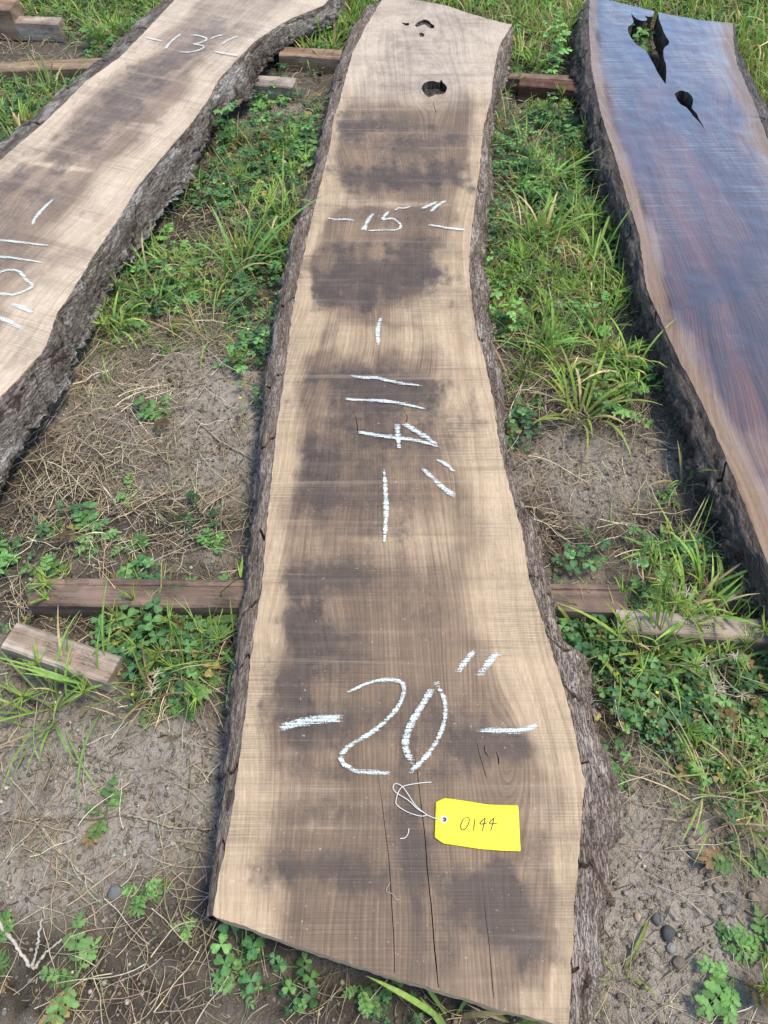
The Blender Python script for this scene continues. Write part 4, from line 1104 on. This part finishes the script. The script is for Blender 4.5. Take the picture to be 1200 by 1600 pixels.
def straw(g, L, base=(0, 0, 0), az=0.0, col=DRY, r=0.0011, h=0.004, curl=1.2, n=9):
    t = np.linspace(0, 1, n); a = az + curl * (t - .5) + np.cumsum(R_.normal(0, .10, n))
    x = np.cumsum(np.cos(a)) * L / n; y = np.cumsum(np.sin(a)) * L / n
    z = h * (0.3 + np.abs(np.sin(t * G(1, 7) + G(0, 3)))) + .001
    P = np.stack([x - x.mean(), y - y.mean(), z], 1) + np.array(base)
    strand(g, P, np.linspace(r, r * .55, n), np.asarray(col) * G(.6, 1.2))

def templates(fn, n):
    out = []
    for k in range(n):
        g = Geo(); fn(g, k); out.append(g.arr())
    return out

def scatter(name, temps, pts, z, mat, kind='stuff', smin=.75, smax=1.25, tint=.22, tilt=.12, label=None):
    V, Fc, C = [], [], []; base = 0
    which = R_.integers(0, len(temps), len(pts))
    for k, (tv, tf, tc) in enumerate(temps):
        s = np.where(which == k)[0]
        if len(s) == 0: continue
        yaw = R_.uniform(0, 6.283, len(s)); sc = R_.uniform(smin, smax, len(s))
        c, sn = np.cos(yaw) * sc, np.sin(yaw) * sc
        X = c[:, None] * tv[None, :, 0] - sn[:, None] * tv[None, :, 1]; Y = sn[:, None] * tv[None, :, 0] + c[:, None] * tv[None, :, 1]; Z = sc[:, None] * tv[None, :, 2]
        X = X + Z * R_.normal(0, tilt, len(s))[:, None]; Y = Y + Z * R_.normal(0, tilt, len(s))[:, None]
        P = np.stack([X + pts[s, 0][:, None], Y + pts[s, 1][:, None], Z + z[s][:, None]], 2).reshape(-1, 3)
        f = (tf[None] + (np.arange(len(s)) * len(tv))[:, None, None]).reshape(-1, 3) + base
        tn = np.clip(1 + R_.normal(0, tint, (len(s), 1)) + R_.normal(0, tint * .25, (len(s), 3)), .4, 1.8)
        V.append(P); Fc.append(f); C.append((tc[None] * tn[:, None, :]).reshape(-1, 3)); base += len(P)
    if not V: return None
    o = mesh_obj(name, np.vstack(V), np.vstack(Fc), mat, None, cols=np.vstack(C))
    print(name, len(pts), 'plants', sum(len(f) for f in Fc), 'tris')
    return tag(o, label, None, None, kind)

# footprints of the boards, which nothing may grow through
def world_poly(fr, a, b):
    p = np.vstack([a, b[::-1]]); c, s = math.cos(fr.a), math.sin(fr.a)
    return np.stack([p[:, 0] * c - p[:, 1] * s, p[:, 0] * s + p[:, 1] * c], 1) + fr.o
def shrink(o, e, k): return np.column_stack([o[:, 0] * k + curve_x(e, o[:, 1]) * (1 - k), o[:, 1]])
FOOT = [world_poly(frC, shrink(cl_o, cl, .75), shrink(cr_o, cr_, .75)), world_poly(frL, shrink(ll_o, ll, .8), shrink(lr_o, lr, .8)), world_poly(frR, shrink(rl_o, rl, .75), shrink(rr_o, rr_, .75))]
def free(p):
    ok = np.ones(len(p), bool)
    for f in FOOT: ok &= ~inside_poly(p, f)
    return ok
EXT = (-2.3, 2.3, -0.35, 4.6)
def sow(density, zones, far=0.0, near=0.0, nz=.5, soft=.8):
    n = int(density * (EXT[1] - EXT[0]) * (EXT[3] - EXT[2]))
    p = np.stack([R_.uniform(EXT[0], EXT[1], n), R_.uniform(EXT[2], EXT[3], n)], 1)
    # thinned outside the wedge the photograph shows
    d = field(p, zones, soft, nz)
    d = np.maximum(d, far * smooth(2.75, 3.1, p[:, 1]))
    d = np.maximum(d, near * (1 - smooth(2.75, 3.1, p[:, 1])))
    px = photo_xy(p); off = (px[:, 0] < -160) | (px[:, 0] > 1360)
    d = np.where(off, np.maximum(d, .25 * far) * .6, d)
    p = p[(R_.uniform(0, 1, n) < d)]
    q = photo_xy(p); p = p[np.hypot(q[:, 0] - 1040, q[:, 1] - 1462) > 62]      # bare round the pebbles
    p = p[free(p)]
    return p, gz_at(p[:, 0], p[:, 1])
# ------------------------------------------------------------------ ground cover
Z_CLOVER = [(430, 235, 70, 75, 1), (400, 330, 90, 60, .8), (400, 420, 50, 80, 1), (400, 540, 30, 80, 1), (330, 300, 50, 60, .7), (230, 450, 70, 50, .6), (220, 60, 60, 80, .9), (130, 40, 60, 60, .7), (50, 175, 60, 40, .9), (140, 150, 50, 40, .6), (20, 240, 40, 40, .8),
            (30, 880, 60, 50, 1), (340, 830, 40, 30, .7), (240, 1000, 70, 70, 1), (300, 1080, 60, 60, .5), (70, 1030, 50, 30, .7), (80, 850, 60, 40, .5), (520, 1550, 150, 45, .6), (440, 1525, 60, 30, .8), (640, 1590, 80, 30, .6), (235, 1390, 26, 14, .15),
            (840, 220, 60, 60, 1), (800, 300, 60, 90, .9), (880, 300, 60, 70, .8), (800, 400, 40, 60, .6), (990, 430, 30, 80, .6), (1000, 560, 40, 70, .6), (815, 640, 40, 50, .7), (810, 560, 30, 60, .5), (960, 1030, 70, 90, 1), (1010, 1120, 90, 60, .9), (900, 980, 50, 40, .9), (1120, 1100, 80, 70, .7), (1150, 1200, 70, 60, .5), (1160, 1270, 60, 60, .5),
            (930, 880, 60, 40, .4), (1030, 860, 60, 50, .4), (1080, 760, 30, 60, .5), (1175, 1540, 30, 50, .4), (1130, 1480, 40, 30, .2), (500, 40, 40, 60, .6), (470, 150, 40, 20, .4), (830, 60, 60, 40, .4), (60, 1510, 50, 40, .2), (410, 1490, 40, 20, .6)]
Z_GRASS = [(440, 380, 60, 70, .7), (330, 400, 70, 60, .5), (200, 480, 60, 40, .5), (860, 340, 60, 60, .8), (940, 400, 50, 60, .7), (890, 560, 100, 90, .7), (830, 480, 60, 60, .6), (120, 1085, 90, 36, .5), (60, 1040, 50, 30, .4), (1060, 980, 120, 60, .8), (1130, 1040, 80, 60, .5), (1000, 870, 100, 40, .5), (1080, 820, 60, 60, .4),
           (520, 40, 50, 60, 1), (850, 50, 80, 60, .8), (1180, 80, 90, 120, 1), (1000, -20, 300, 40, 1), (180, 30, 120, 60, .6), (30, 190, 60, 40, .6), (1170, 1230, 60, 80, .4), (740, 1590, 60, 30, .8), (300, 1120, 80, 40, .5), (910, 660, 70, 40, .4), (1180, 330, 60, 90, .8), (20, 250, 40, 40, .6), (700, -30, 200, 30, 1)]
Z_FINE = [(400, 350, 110, 130, .3), (820, 280, 90, 120, .25), (1020, 1000, 120, 120, .35), (280, 1050, 100, 90, .4), (1150, 1230, 80, 120, .4), (960, 420, 80, 90, .6), (1180, 90, 80, 130, 1), (1060, 0, 160, 30, 1), (840, 40, 90, 60, 1), (520, 30, 60, 50, .8), (760, 0, 120, 30, 1), (200, 20, 160, 60, .6), (60, 190, 60, 40, .5), (860, 430, 90, 60, .7), (880, 540, 110, 60, .7), (100, 1100, 100, 40, .2), (1180, 350, 60, 120, .8), (1060, 900, 110, 70, .4), (240, 480, 120, 60, .5), (170, 560, 60, 50, .4)]
Z_WEED = [(430, 270, 80, 100, .6), (250, 440, 90, 80, .7), (220, 60, 100, 90, .7), (870, 250, 80, 100, .6), (900, 500, 130, 140, .5), (300, 1060, 90, 80, .6), (240, 860, 140, 40, .5), (1060, 1060, 160, 120, .5), (1130, 1260, 90, 120, .5), (1130, 1490, 100, 90, .3), (500, 1540, 150, 50, .5), (230, 1520, 220, 90, .10), (60, 1500, 70, 60, .3), (960, 1230, 60, 60, .35), (1080, 800, 80, 80, .5), (60, 870, 90, 50, .6), (520, 30, 60, 60, .6), (830, 80, 70, 60, .6), (100, 600, 40, 60, .2)]
Z_STORK = [(410, 420, 60, 140, .5), (980, 430, 50, 120, .6), (900, 560, 90, 100, .5), (1060, 1080, 130, 80, .4), (870, 240, 70, 80, .7), (850, 470, 80, 60, .8), (440, 300, 70, 90, .4), (300, 1030, 60, 70, .7), (1010, 960, 90, 60, 1), (1150, 980, 60, 50, .8), (240, 470, 80, 50, .4), (120, 930, 100, 60, .4), (60, 1060, 80, 50, .5), (200, 60, 90, 60, .5), (1170, 1450, 40, 60, .6), (1060, 1180, 80, 50, .3), (520, 1540, 100, 40, .3), (850, 90, 60, 50, .5)]
Z_STRAW = [(170, 690, 160, 130, 1), (250, 800, 170, 60, .9), (90, 760, 110, 120, .9), (60, 1300, 80, 170, .6), (200, 1480, 220, 110, .6), (320, 1080, 90, 80, .6), (330, 1320, 60, 140, .6), (1080, 1290, 120, 110, .35), (1000, 1200, 90, 70, .6), (1060, 1560, 110, 50, .4), (900, 800, 110, 90, .6), (880, 570, 120, 120, .6), (1080, 1080, 160, 120, .6), (250, 520, 110, 70, .8), (420, 1520, 120, 50, .5), (90, 960, 120, 50, .5), (440, 180, 60, 40, .4), (860, 60, 110, 70, .5), (1050, 870, 90, 60, .6), (400, 380, 120, 160, .35), (860, 300, 100, 130, .35), (110, 130, 120, 70, .4)]

def t_clover(g, k): clover_plant(g, R_.integers(6, 11), G(.035, .06), G(.03, .055), G(.0078, .0125), flower=(k % 9 == 0), hue=G(.85, 1.15))
def t_grass(g, k): grass_tuft(g, R_.integers(7, 14), G(.07, .17), G(.0035, .0068), G(.008, .022), dry=.22)
def t_fine(g, k): grass_tuft(g, R_.integers(8, 15), G(.06, .14), G(.0016, .0028), .03, (.5, 1.5), (.4, 1.7), col=GRASS * [1.25, 1.1, 1.1], dry=.34, seg=4, thin=True)
def t_weed(g, k): weed_plant(g, R_.integers(4, 8), G(.025, .06))
def t_stork(g, k): storksbill(g, stems=R_.integers(2, 5), H=G(.05, .11))
def t_straw(g, k):
    for q in range(R_.integers(2, 6)): straw(g, G(.03, .13), (G(-.04, .04), G(-.04, .04), G(0, .006)), G(0, 6.28), PALE if G(0, 1) < .4 else DRY, G(.0005, .0012), G(.002, .014), G(-.9, .9) * (2.2 if G(0, 1) < .2 else 1))

p, z = sow(700, Z_CLOVER, far=.35); scatter('clover_cover', templates(t_clover, 14), p, z, M_LEAF, label='low clover covering the dirt between the slabs')
p, z = sow(230, Z_GRASS, far=.8); scatter('grass_cover', templates(t_grass, 14), p, z, M_LEAF, label='green grass growing between and beyond the slabs')
p, z = sow(700, Z_FINE, far=.9); scatter('fine_grass', templates(t_fine, 12), p, z, M_LEAF, label='fine thin grass beyond the slabs')
p, z = sow(420, Z_WEED, far=.3, near=.02); scatter('leafy_weeds', templates(t_weed, 12), p, z, M_LEAF, label='small leafy weeds among the clover')
p, z = sow(200, Z_STORK, far=.4); scatter('seeding_weeds', templates(t_stork, 10), p, z, M_LEAF, smin=.7, smax=1.1, label='weeds with spiky seed heads among the grass')
p, z = sow(2600, Z_STRAW, far=.3, near=.14); scatter('dry_straw', templates(t_straw, 16), p, z, M_STRAW, smin=.6, smax=1.2, tilt=.0, label='dry straw lying on the dirt')

# the field goes on beyond the boards
n = 4200; p = np.stack([R_.uniform(-7, 7, n), R_.uniform(3.6, 11, n)], 1); p = np.vstack([p, np.stack([R_.uniform(2.2, 7, 1300), R_.uniform(-1, 3.8, 1300)], 1), np.stack([R_.uniform(-7, -2.2, 1300), R_.uniform(-1, 3.8, 1300)], 1)])
p = p[R_.uniform(0, 1, len(p)) < .45 + .55 * smooth(-.4, .3, fbm(p[:, 0] * .9, p[:, 1] * .9, 3, 77))]
p = p[free(p)]
scatter('field_grass', templates(t_fine, 8), p, gz_at(p[:, 0], p[:, 1]), M_LEAF, smin=1.2, smax=2.2, label='grass of the field beyond the slabs')

# crumbs of soil, grit and chaff
def rock(g, r, col, squash=.7, seed=0, sub=0):
    ph = (1 + 5 ** .5) / 2
    v = np.array([(-1, ph, 0), (1, ph, 0), (-1, -ph, 0), (1, -ph, 0), (0, -1, ph), (0, 1, ph), (0, -1, -ph), (0, 1, -ph), (ph, 0, -1), (ph, 0, 1), (-ph, 0, -1), (-ph, 0, 1)], float)
    f = [(0, 11, 5), (0, 5, 1), (0, 1, 7), (0, 7, 10), (0, 10, 11), (1, 5, 9), (5, 11, 4), (11, 10, 2), (10, 7, 6), (7, 1, 8), (3, 9, 4), (3, 4, 2), (3, 2, 6), (3, 6, 8), (3, 8, 9), (4, 9, 5), (2, 4, 11), (6, 2, 10), (8, 6, 7), (9, 8, 1)]
    v /= np.linalg.norm(v[0]); v = list(v)
    for _ in range(sub):
        cache = {}; nf = []
        def mid(a, b):
            key = (min(a, b), max(a, b))
            if key not in cache:
                m_ = v[a] + v[b]; v.append(m_ / np.linalg.norm(m_)); cache[key] = len(v) - 1
            return cache[key]
        for a, b, c in f:
            x, y, z_ = mid(a, b), mid(b, c), mid(c, a); nf += [(a, x, z_), (b, y, x), (c, z_, y), (x, y, z_)]
        f = nf
    v = np.array(v); n = 1 + .28 * perlin(v[:, 0] * 1.3 + seed, v[:, 1] * 1.3 + v[:, 2] * 2.1, seed)
    v = v * n[:, None] * r * np.array([1, G(.7, 1), squash])
    v[:, 2] += r * squash * .55
    g.add(v, f, col)
def t_grit(g, k):
    for q in range(6):
        gg = Geo(); c = np.array([.19, .165, .135]) * G(.75, 1.3) if G(0, 1) < .8 else np.array([.42, .38, .32]) * G(.8, 1.2)
        rock(gg, G(.0012, .0042), c, .7, k * 7 + q); v, f, c = gg.arr()
        g.add(v + [G(-.05, .05), G(-.05, .05), 0], f, c)
M_STONE = mat_leaf('stone', 0, .85, .3)
n = 7000; p = np.stack([R_.uniform(-1.5, 1.5, n), R_.uniform(-.3, 2.4, n)], 1); p = p[free(p)]
scatter('grit', templates(t_grit, 14), p, gz_at(p[:, 0], p[:, 1]), M_STONE, tilt=0, label='grit and crumbs of soil on the dirt')
def t_chaff(g, k):
    for q in range(14): straw(g, G(.008, .03), (G(-.06, .06), G(-.06, .06), 0), G(0, 6.28), PALE * G(.5, 1) if G(0, 1) < .3 else DRY * G(.2, .8), G(.0005, .0011), .002, G(-1, 1), n=4)
n = 4200; p = np.stack([R_.uniform(-1.6, 1.6, n), R_.uniform(-.3, 2.6, n)], 1); p = p[free(p)]
scatter('chaff', templates(t_chaff, 10), p, gz_at(p[:, 0], p[:, 1]), M_STRAW, tilt=0, label='bits of chaff and broken stalks on the dirt')

# ------------------------------------------------------------------ plants, stones and sticks one can point to
def spot(px, z=0.0):
    q = ground_xy([px], 0.0)[0]; return np.array([q[0], q[1], float(gz_at(q[0], q[1]))])
def plant(name, px, label, cat, parts, group=None):
    """an empty at the root of the plant; parts: (name, builder, material)"""
    r = empty(name, spot(px)); tag(r, label, cat, group)
    for pn, fn, m_ in parts:
        g = Geo(); fn(g)
        if g.n: g.obj(pn, m_, r)
    return r
def dirblade(g, frm, to, width, col, arch=.03, seg=9, fold=.25, base=(0, 0, 0), z1=None):
    """a blade whose tip lies over a given point of the ground, both given relative to the root"""
    a = np.array(frm, float); b = np.array(to, float); t = np.linspace(0, 1, seg + 1)
    P = a[None] * (1 - t[:, None]) + b[None] * t[:, None]; P[:, 2] += arch * np.sin(t * np.pi * .85)
    d = b - a; s = np.array([-d[1], d[0]]) / max(1e-6, np.hypot(d[0], d[1]))
    w = width * .5 * np.minimum(1, .5 + t * 2.2) * np.clip((1.02 - t) * 2.6, 0, 1) ** .8
    v = np.stack([P - np.stack([s[0] * w, s[1] * w, -w * fold], 1), P, P + np.stack([s[0] * w, s[1] * w, w * fold], 1)], 1).reshape(-1, 3)
    i = np.arange(seg) * 3; q = np.vstack([np.stack([i, i + 1, i + 4, i + 3], 1), np.stack([i + 1, i + 2, i + 5, i + 4], 1)])
    cc = np.asarray(col)[None] * (1 + .25 * t[:, None]); cm = np.repeat(cc, 3, 0); cm[1::3] *= 1.12
    g.add(v, quads_to_tris(q), cm)
def rel(root, px, z): 
    q = ground_xy([px], z)[0]; return np.array([q[0] - root[0], q[1] - root[1], z - root[2]])
def barley_head(g, p, d, L=.055, r=.006):
    """plump green ear with long awns"""
    d = np.array(d, float); d /= np.linalg.norm(d); u = np.cross(d, [0, 0, 1.0]); u /= np.linalg.norm(u); w = np.cross(u, d)
    for k in range(16):
        t = k / 16; a = k * 2.4; b = p + d * L * t; o = (u * math.cos(a) + w * math.sin(a))
        rr = r * (.6 + .7 * math.sin(math.pi * (t * .8 + .15)))
        P = np.stack([b, b + o * rr * .7 + d * L * .08, b + o * rr + d * L * .18, b + o * rr * 1.3 + d * L * (.55 + .2 * t)])
        strand(g, P, np.array([.0012, .0022, .0012, .0002]), LIME * G(.9, 1.3), 4)

# the barley between the left and the middle slab
rb = spot((375, 440))
def barley_blades(g):
    for to, z, w, c in (((515, 312), .16, .007, GRASS), ((460, 345), .10, .007, GRASS * 1.1), ((455, 356), .07, .008, GRASS * .9), ((330, 330), .12, .006, GRASS), ((425, 350), .13, .006, LIME * .7), ((300, 390), .08, .006, GRASS), ((340, 480), .03, .006, LIME * .6), ((470, 395), .05, .006, GRASS)):
        dirblade(g, (G(-.01, .01), G(-.01, .01), .002), rel(rb, to, z), w, np.asarray(c), G(.02, .05))
def barley_stems(g):
    for to, z in (((390, 330), .12), ((418, 325), .13)):
        b = rel(rb, to, z); strand(g, np.stack([[0, 0, 0], b * .5 + [0, 0, .02], b]), np.array([.0016, .0014, .0012]), LIME * .8, 5)
def barley_heads(g):
    for to, z, tip in (((390, 330), .12, (402, 295)), ((418, 325), .13, (430, 288))):
        b = rel(rb, to, z); barley_head(g, b, rel(rb, tip, z + .03) - b)
plant('barley_clump', (375, 440), 'wild barley with two fat yellow-green ears, between left and middle slabs', 'grass clump', [('leaf_blades', barley_blades, M_LEAF), ('stem', barley_stems, M_LEAF), ('seed_ear', barley_heads, M_LEAF)])

def tuft(px, label, n, L, W, seed, spread=.02, col=None, rise=(.5, 1.45), bend=(.4, 1.9), extra=None, dry=.1):
    parts = [('leaf_blades', lambda g: grass_tuft(g, n, L, W, spread, rise, bend, col=col, dry=dry, seg=8), M_LEAF)]
    if extra: parts += extra
    return plant('grass_clump', px, label, 'grass clump', parts)
def heads(n, H, lean=.7):
    def fn(g):
        for k in range(n):
            az = G(0, 6.283); h = H * G(.6, 1.1); t = np.linspace(0, 1, 6)
            P = np.stack([np.cos(az + t * .4) * lean * h * t, np.sin(az + t * .4) * lean * h * t, h * (t - .15 * t * t)], 1)
            strand(g, P, np.linspace(.0015, .001, 6), LIME * .8)
            for q in range(3): spike_fan(g, P[-1], az + q * 2, G(.4, 1.3), 5, G(.03, .045), LIME * G(.9, 1.25), .35)
    return [('seed_spikes', fn, M_LEAF)]
def dry_heads(n, H):
    def fn(g):
        for k in range(n):
            az = G(0, 6.283); h = H * G(.6, 1.1); t = np.linspace(0, 1, 6)
            P = np.stack([np.cos(az + t * .6) * .8 * h * t, np.sin(az + t * .6) * .8 * h * t, h * (t - .2 * t * t)], 1)
            strand(g, P, np.linspace(.0013, .0009, 6), PALE * .9)
            for w in range(16):
                a = G(0, 6.283); e = G(-.6, 1.4); l = G(.006, .016); dv = np.array([math.cos(a) * math.cos(e), math.sin(a) * math.cos(e), math.sin(e)])
                strand(g, np.stack([P[-1], P[-1] + dv * l * .5, P[-1] + dv * l + R_.normal(0, .002, 3)]), np.array([.0011, .0008, .0003]), PALE * G(.8, 1.15), 4)
    return [('dry_seed_head', fn, M_STRAW)]
tuft((850, 385), 'broad-bladed light green grass clump between middle and wet slabs, near the 15 inch mark', 18, .22, .0085, 1, .02)
tuft((930, 415), 'grass clump leaning on the bark of the wet slab', 14, .17, .006, 2)
tuft((905, 655), 'pale green grass clump between middle and wet slabs, level with the 114 mark', 26, .17, .0065, 3, .03, LIME * .62, dry=.22)
tuft((865, 560), 'upright grass clump just above the pale one beside the middle slab', 12, .17, .0065, 4, .02)
tuft((1010, 1030), 'tall spiky green clump standing over the grey timber on the right', 16, .18, .006, 5, .02, LIME * .7, (.7, 1.5), (.2, 1.2), heads(9, .17, .6) + dry_heads(3, .13))
tuft((905, 1000), 'small bright grass fan beside the right bark of the middle slab', 7, .14, .008, 6, .01, LIME * .6)
tuft((1120, 1040), 'seeding grass at the right edge with tan dry heads', 10, .17, .006, 7, .02, None, (.4, 1.3), (.3, 1.5), heads(4, .13, .9) + dry_heads(6, .14))
tuft((85, 1110), 'green grass clump over bare dirt at the left edge, below the pale timber', 22, .17, .0042, 8, .05, None, (.3, 1.2), (.6, 1.8), heads(3, .06, 1.0))
tuft((165, 1090), 'long drooping grass blades left of the clover patch', 9, .20, .005, 9, .03)
tuft((735, 1660), 'grass tuft poking out under the near end of the middle slab', 9, .10, .0085, 10, .02, GRASS * .9, (.15, .45), (.0, .5))
tuft((500, 75), 'tall thin grass by the far corner of the left slab', 14, .22, .005, 11, .03)
tuft((965, 1525), 'yellow-green bent blades beside the near right bark', 6, .11, .0045, 12, .015, LIME * .6, (.2, .8), (.5, 1.4))
tuft((15, 200), 'tall grass by the tan timber at the left edge', 8, .20, .006, 13, .02)
plant('storksbill_plant', (352, 960), 'weed with a fan of yellow-green seed spikes against the left bark of the middle slab', 'weed', [('leaves', lambda g: weed_plant(g, 7, .075), M_LEAF),
      ('stem', lambda g: strand(g, np.stack([[0, 0, 0], rel(spot((352, 960)), (345, 925), .07), rel(spot((352, 960)), (372, 903), .14)]), np.array([.0016, .0013, .001]), LIME * .8), M_LEAF),
      ('seed_spikes', lambda g: spike_fan(g, rel(spot((352, 960)), (376, 903), .14), 1.57, .75, 7, .036, LIME * 1.25, .16), M_LEAF)])
plant('storksbill_plant', (290, 1065), 'weed with pale splayed seed heads below the clover patch on the left', 'weed', [('leaves', lambda g: weed_plant(g, 7, .07), M_LEAF), heads(5, .09, .8)[0], dry_heads(3, .07)[0]])
plant('storksbill_plant', (1195, 1490), 'weed with green spikes at the lower right edge', 'weed', [('leaves', lambda g: weed_plant(g, 9, .055), M_LEAF), heads(6, .08, .9)[0]])
plant('storksbill_plant', (830, 490), 'dense seeding weed by the narrow part of the middle slab', 'weed', [('leaves', lambda g: weed_plant(g, 6, .07), M_LEAF), heads(9, .12, .7)[0], dry_heads(2, .12)[0]])
plant('leafy_weed', (225, 1392), 'small lobed-leaf weed alone on bare dirt at the lower left', 'weed', [('leaves', lambda g: weed_plant(g, 9, .04), M_LEAF)])
plant('leafy_weed', (362, 228), 'tall bright leafy weed against the bark of the left slab', 'weed', [('leaves', lambda g: [weed_plant(g, 4, .06, (0, 0, h), 1.15, (.4, 1.2)) for h in (.0, .04, .07, .10)], M_LEAF), ('stem', lambda g: strand(g, np.array([[0, 0, 0], [.004, .0, .05], [0, .01, .11]]), .0015, LIME * .7), M_LEAF)])
plant('leafy_weed', (855, 118), 'slim yellow-green weed standing behind the red-brown timber', 'weed', [('leaves', lambda g: [weed_plant(g, 4, .06, (0, 0, h), 1.7, (.5, 1.3)) for h in (.0, .05, .10, .14)], M_LEAF)])
plant('leafy_weed', (1010, 92), 'green sprig growing up through the larger hole of the wet slab', 'weed', [('leaves', lambda g: [weed_plant(g, 5, .085, (G(-.015, .01), G(-.03, .01), h), 1.25, (.8, 1.45)) for h in (.02, .04, .06)], M_LEAF)])
plant('clover_plant', (1035, 1085), 'large clear clover rosette right of the bark of the middle slab', 'clover', [('leaves', lambda g: clover_plant(g, 22, .075, .05, .017), M_LEAF)])
plant('clover_plant', (235, 985), 'thick clover at the cut end of the pale timber', 'clover', [('leaves', lambda g: clover_plant(g, 34, .085, .07, .017), M_LEAF)])
plant('clover_plant', (930, 1000), 'clover beside the cut end of the grey timber', 'clover', [('leaves', lambda g: clover_plant(g, 30, .08, .06, .016), M_LEAF)])

# stones
def pebble(px, r, col, sq, label, seed):
    g = Geo(); rock(g, r, np.array(col), sq, seed, 2)
    o = g.obj('pebble', M_STONE); o.location = spot(px); o.rotation_euler = (0, 0, seed * 1.3)
    tag(o, label, 'pebble', 'pebbles on the bare dirt')
pebble((1043, 1458), .0105, (.075, .08, .085), .8, 'round dark grey pebble on bare dirt, touching a flat one', 1)
pebble((1027, 1436), .0095, (.13, .14, .145), .6, 'angular grey pebble just above the round dark one', 2)
pebble((1048, 1482), .0075, (.27, .27, .26), .6, 'small pale grey pebble just below the round dark one', 3)
pebble((1121, 1388), .0075, (.26, .225, .18), .7, 'tan crumb of stone right of the dark pebbles', 4)
pebble((1118, 1568), .0105, (.045, .05, .065), .5, 'dark bluish stone at the lower right', 5)
pebble((996, 1432), .006, (.42, .33, .26), .7, 'pinkish pebble left of the dark pebbles', 6)
pebble((1175, 1402), .008, (.24, .20, .165), .6, 'brown stone near the right edge', 7)
pebble((181, 1396), .010, (.16, .175, .17), .4, 'flat grey-green pebble beside the small lobed weed', 8)
pebble((272, 1319), .0055, (.50, .46, .38), .8, 'small cream pebble left of the middle slab', 9)
pebble((1060, 1507), .010, (.17, .145, .12), .7, 'clod of brown soil below the dark pebbles', 10)
pebble((1078, 1318), .008, (.33, .28, .22), .5, 'light tan flat stone on the dirt right of the tag', 11)

# sticks and dead stalks
def stick(px, hs, r, col, label, name='twig'):
    q = ground_xy(px, 0.005); z = gz_at(q[:, 0], q[:, 1])
    o3 = np.array([q[0][0], q[0][1], float(z[0])])
    P = np.column_stack([q - q[0], z - z[0] + np.array(hs) + r * .8])
    n = 26; s = np.linspace(0, len(P) - 1, n); P = np.stack([np.interp(s, np.arange(len(P)), P[:, k]) for k in range(3)], 1)
    P[1:-1, :2] += R_.normal(0, .0009, (n - 2, 2))
    g = Geo(); strand(g, P, np.linspace(r, r * .6, n) * (1 + .2 * R_.normal(0, 1, n)), np.array(col), 6)
    o = g.obj(name, M_STRAW); o.location = o3
    tag(o, label, 'twig', 'twigs and dead stalks on the dirt')
stick([(-10, 1286), (40, 1282), (100, 1278), (150, 1281), (200, 1273)], [.003] * 5, .0014, (.20, .16, .12), 'thin grey-brown twig along the dirt at the left edge')
stick([(200, 1274), (235, 1282), (275, 1295), (332, 1297)], [.003, .006, .006, .004], .0022, (.46, .39, .29), 'pale stalk reaching the near left bark of the middle slab')
stick([(35, 1319), (80, 1350), (120, 1392), (145, 1415), (152, 1450)], [.004] * 5, .0021, (.44, .37, .28), 'longest pale bent stalk on the lower left dirt')
stick([(64, 1290), (90, 1325), (115, 1352), (145, 1379)], [.006, .004, .004, .003], .0026, (.52, .45, .34), 'thicker pale straw between the two bent stalks at left')
stick([(-8, 1432), (20, 1465), (48, 1510)], [.012, .012, .004], .0034, (.62, .58, .48), 'whitish thick dead stalk at the lower left edge')
stick([(50, 1512), (66, 1480), (80, 1440)], [.004, .02, .04], .0022, (.60, .55, .44), 'whitish upright dead stem forking from the thick stalk')
stick([(52, 1514), (75, 1490), (103, 1470)], [.004, .012, .02], .0022, (.56, .50, .40), 'short whitish side stem right of the fork')
stick([(305, 655), (345, 690), (395, 718)], [.004, .006, .004], .0024, (.50, .44, .34), 'pale straw on the dirt beside the middle slab, level with the 114 mark')
stick([(190, 640), (260, 642), (300, 635), (325, 600)], [.012, .012, .01, .006], .0016, (.50, .45, .33), 'long curved straw over the dry patch')
stick([(1000, 1555), (1050, 1520), (1085, 1490), (1110, 1470)], [.003, .004, .006, .006], .0016, (.36, .30, .20), 'dry stem slanting across the lower right dirt')
stick([(460, 150), (480, 168), (482, 172)], [.004, .006, .003], .0016, (.40, .28, .2), 'little brown twig by the short grey timber')
def chip(px, L, W, ang, col, label):
    n, m_ = 14, 6; t = np.linspace(0, 1, n)[:, None]; s = np.linspace(-1, 1, m_)[None]
    w = W / 2 * np.sin(np.pi * np.clip(t, .06, .96)) ** .5 * (1 + .25 * perlin(t * 6, s * 0 + 3, 5))
    top = np.stack([(t - .5) * L + s * 0, s * w, .006 * (1 - s ** 2) + .004 + .0015 * perlin(t * 9, s * 2, 6)], 2).reshape(-1, 3)
    bot = top.copy(); bot[:, 2] -= .006
    i = (np.arange(n - 1)[:, None] * m_ + np.arange(m_ - 1)[None]).ravel(); q = np.stack([i, i + m_, i + m_ + 1, i + 1], 1); N = n * m_
    ring = list(range(0, m_)) + [k * m_ + m_ - 1 for k in range(1, n)] + [N - 1 - k for k in range(1, m_)] + [k * m_ for k in range(n - 2, 0, -1)]
    e = np.array([(ring[k], ring[(k + 1) % len(ring)]) for k in range(len(ring))])
    side = np.stack([e[:, 0], e[:, 1], e[:, 1] + N, e[:, 0] + N], 1)
    o = mesh_obj('bark_chip', np.vstack([top, bot]), np.vstack([q, q[:, ::-1] + N, side]), M_BARK, None, attrs={'ridge': np.zeros(2 * N)})
    o.location = spot(px); o.rotation_euler = (0, 0, ang); tag(o, label, 'bark chip')
chip((270, 590), .075, .022, -1.05, None, 'brown bark chip on the bare dirt left of the middle slab')
chip((345, 800), .05, .016, -.4, None, 'small bark chip by the dark timber at the left')
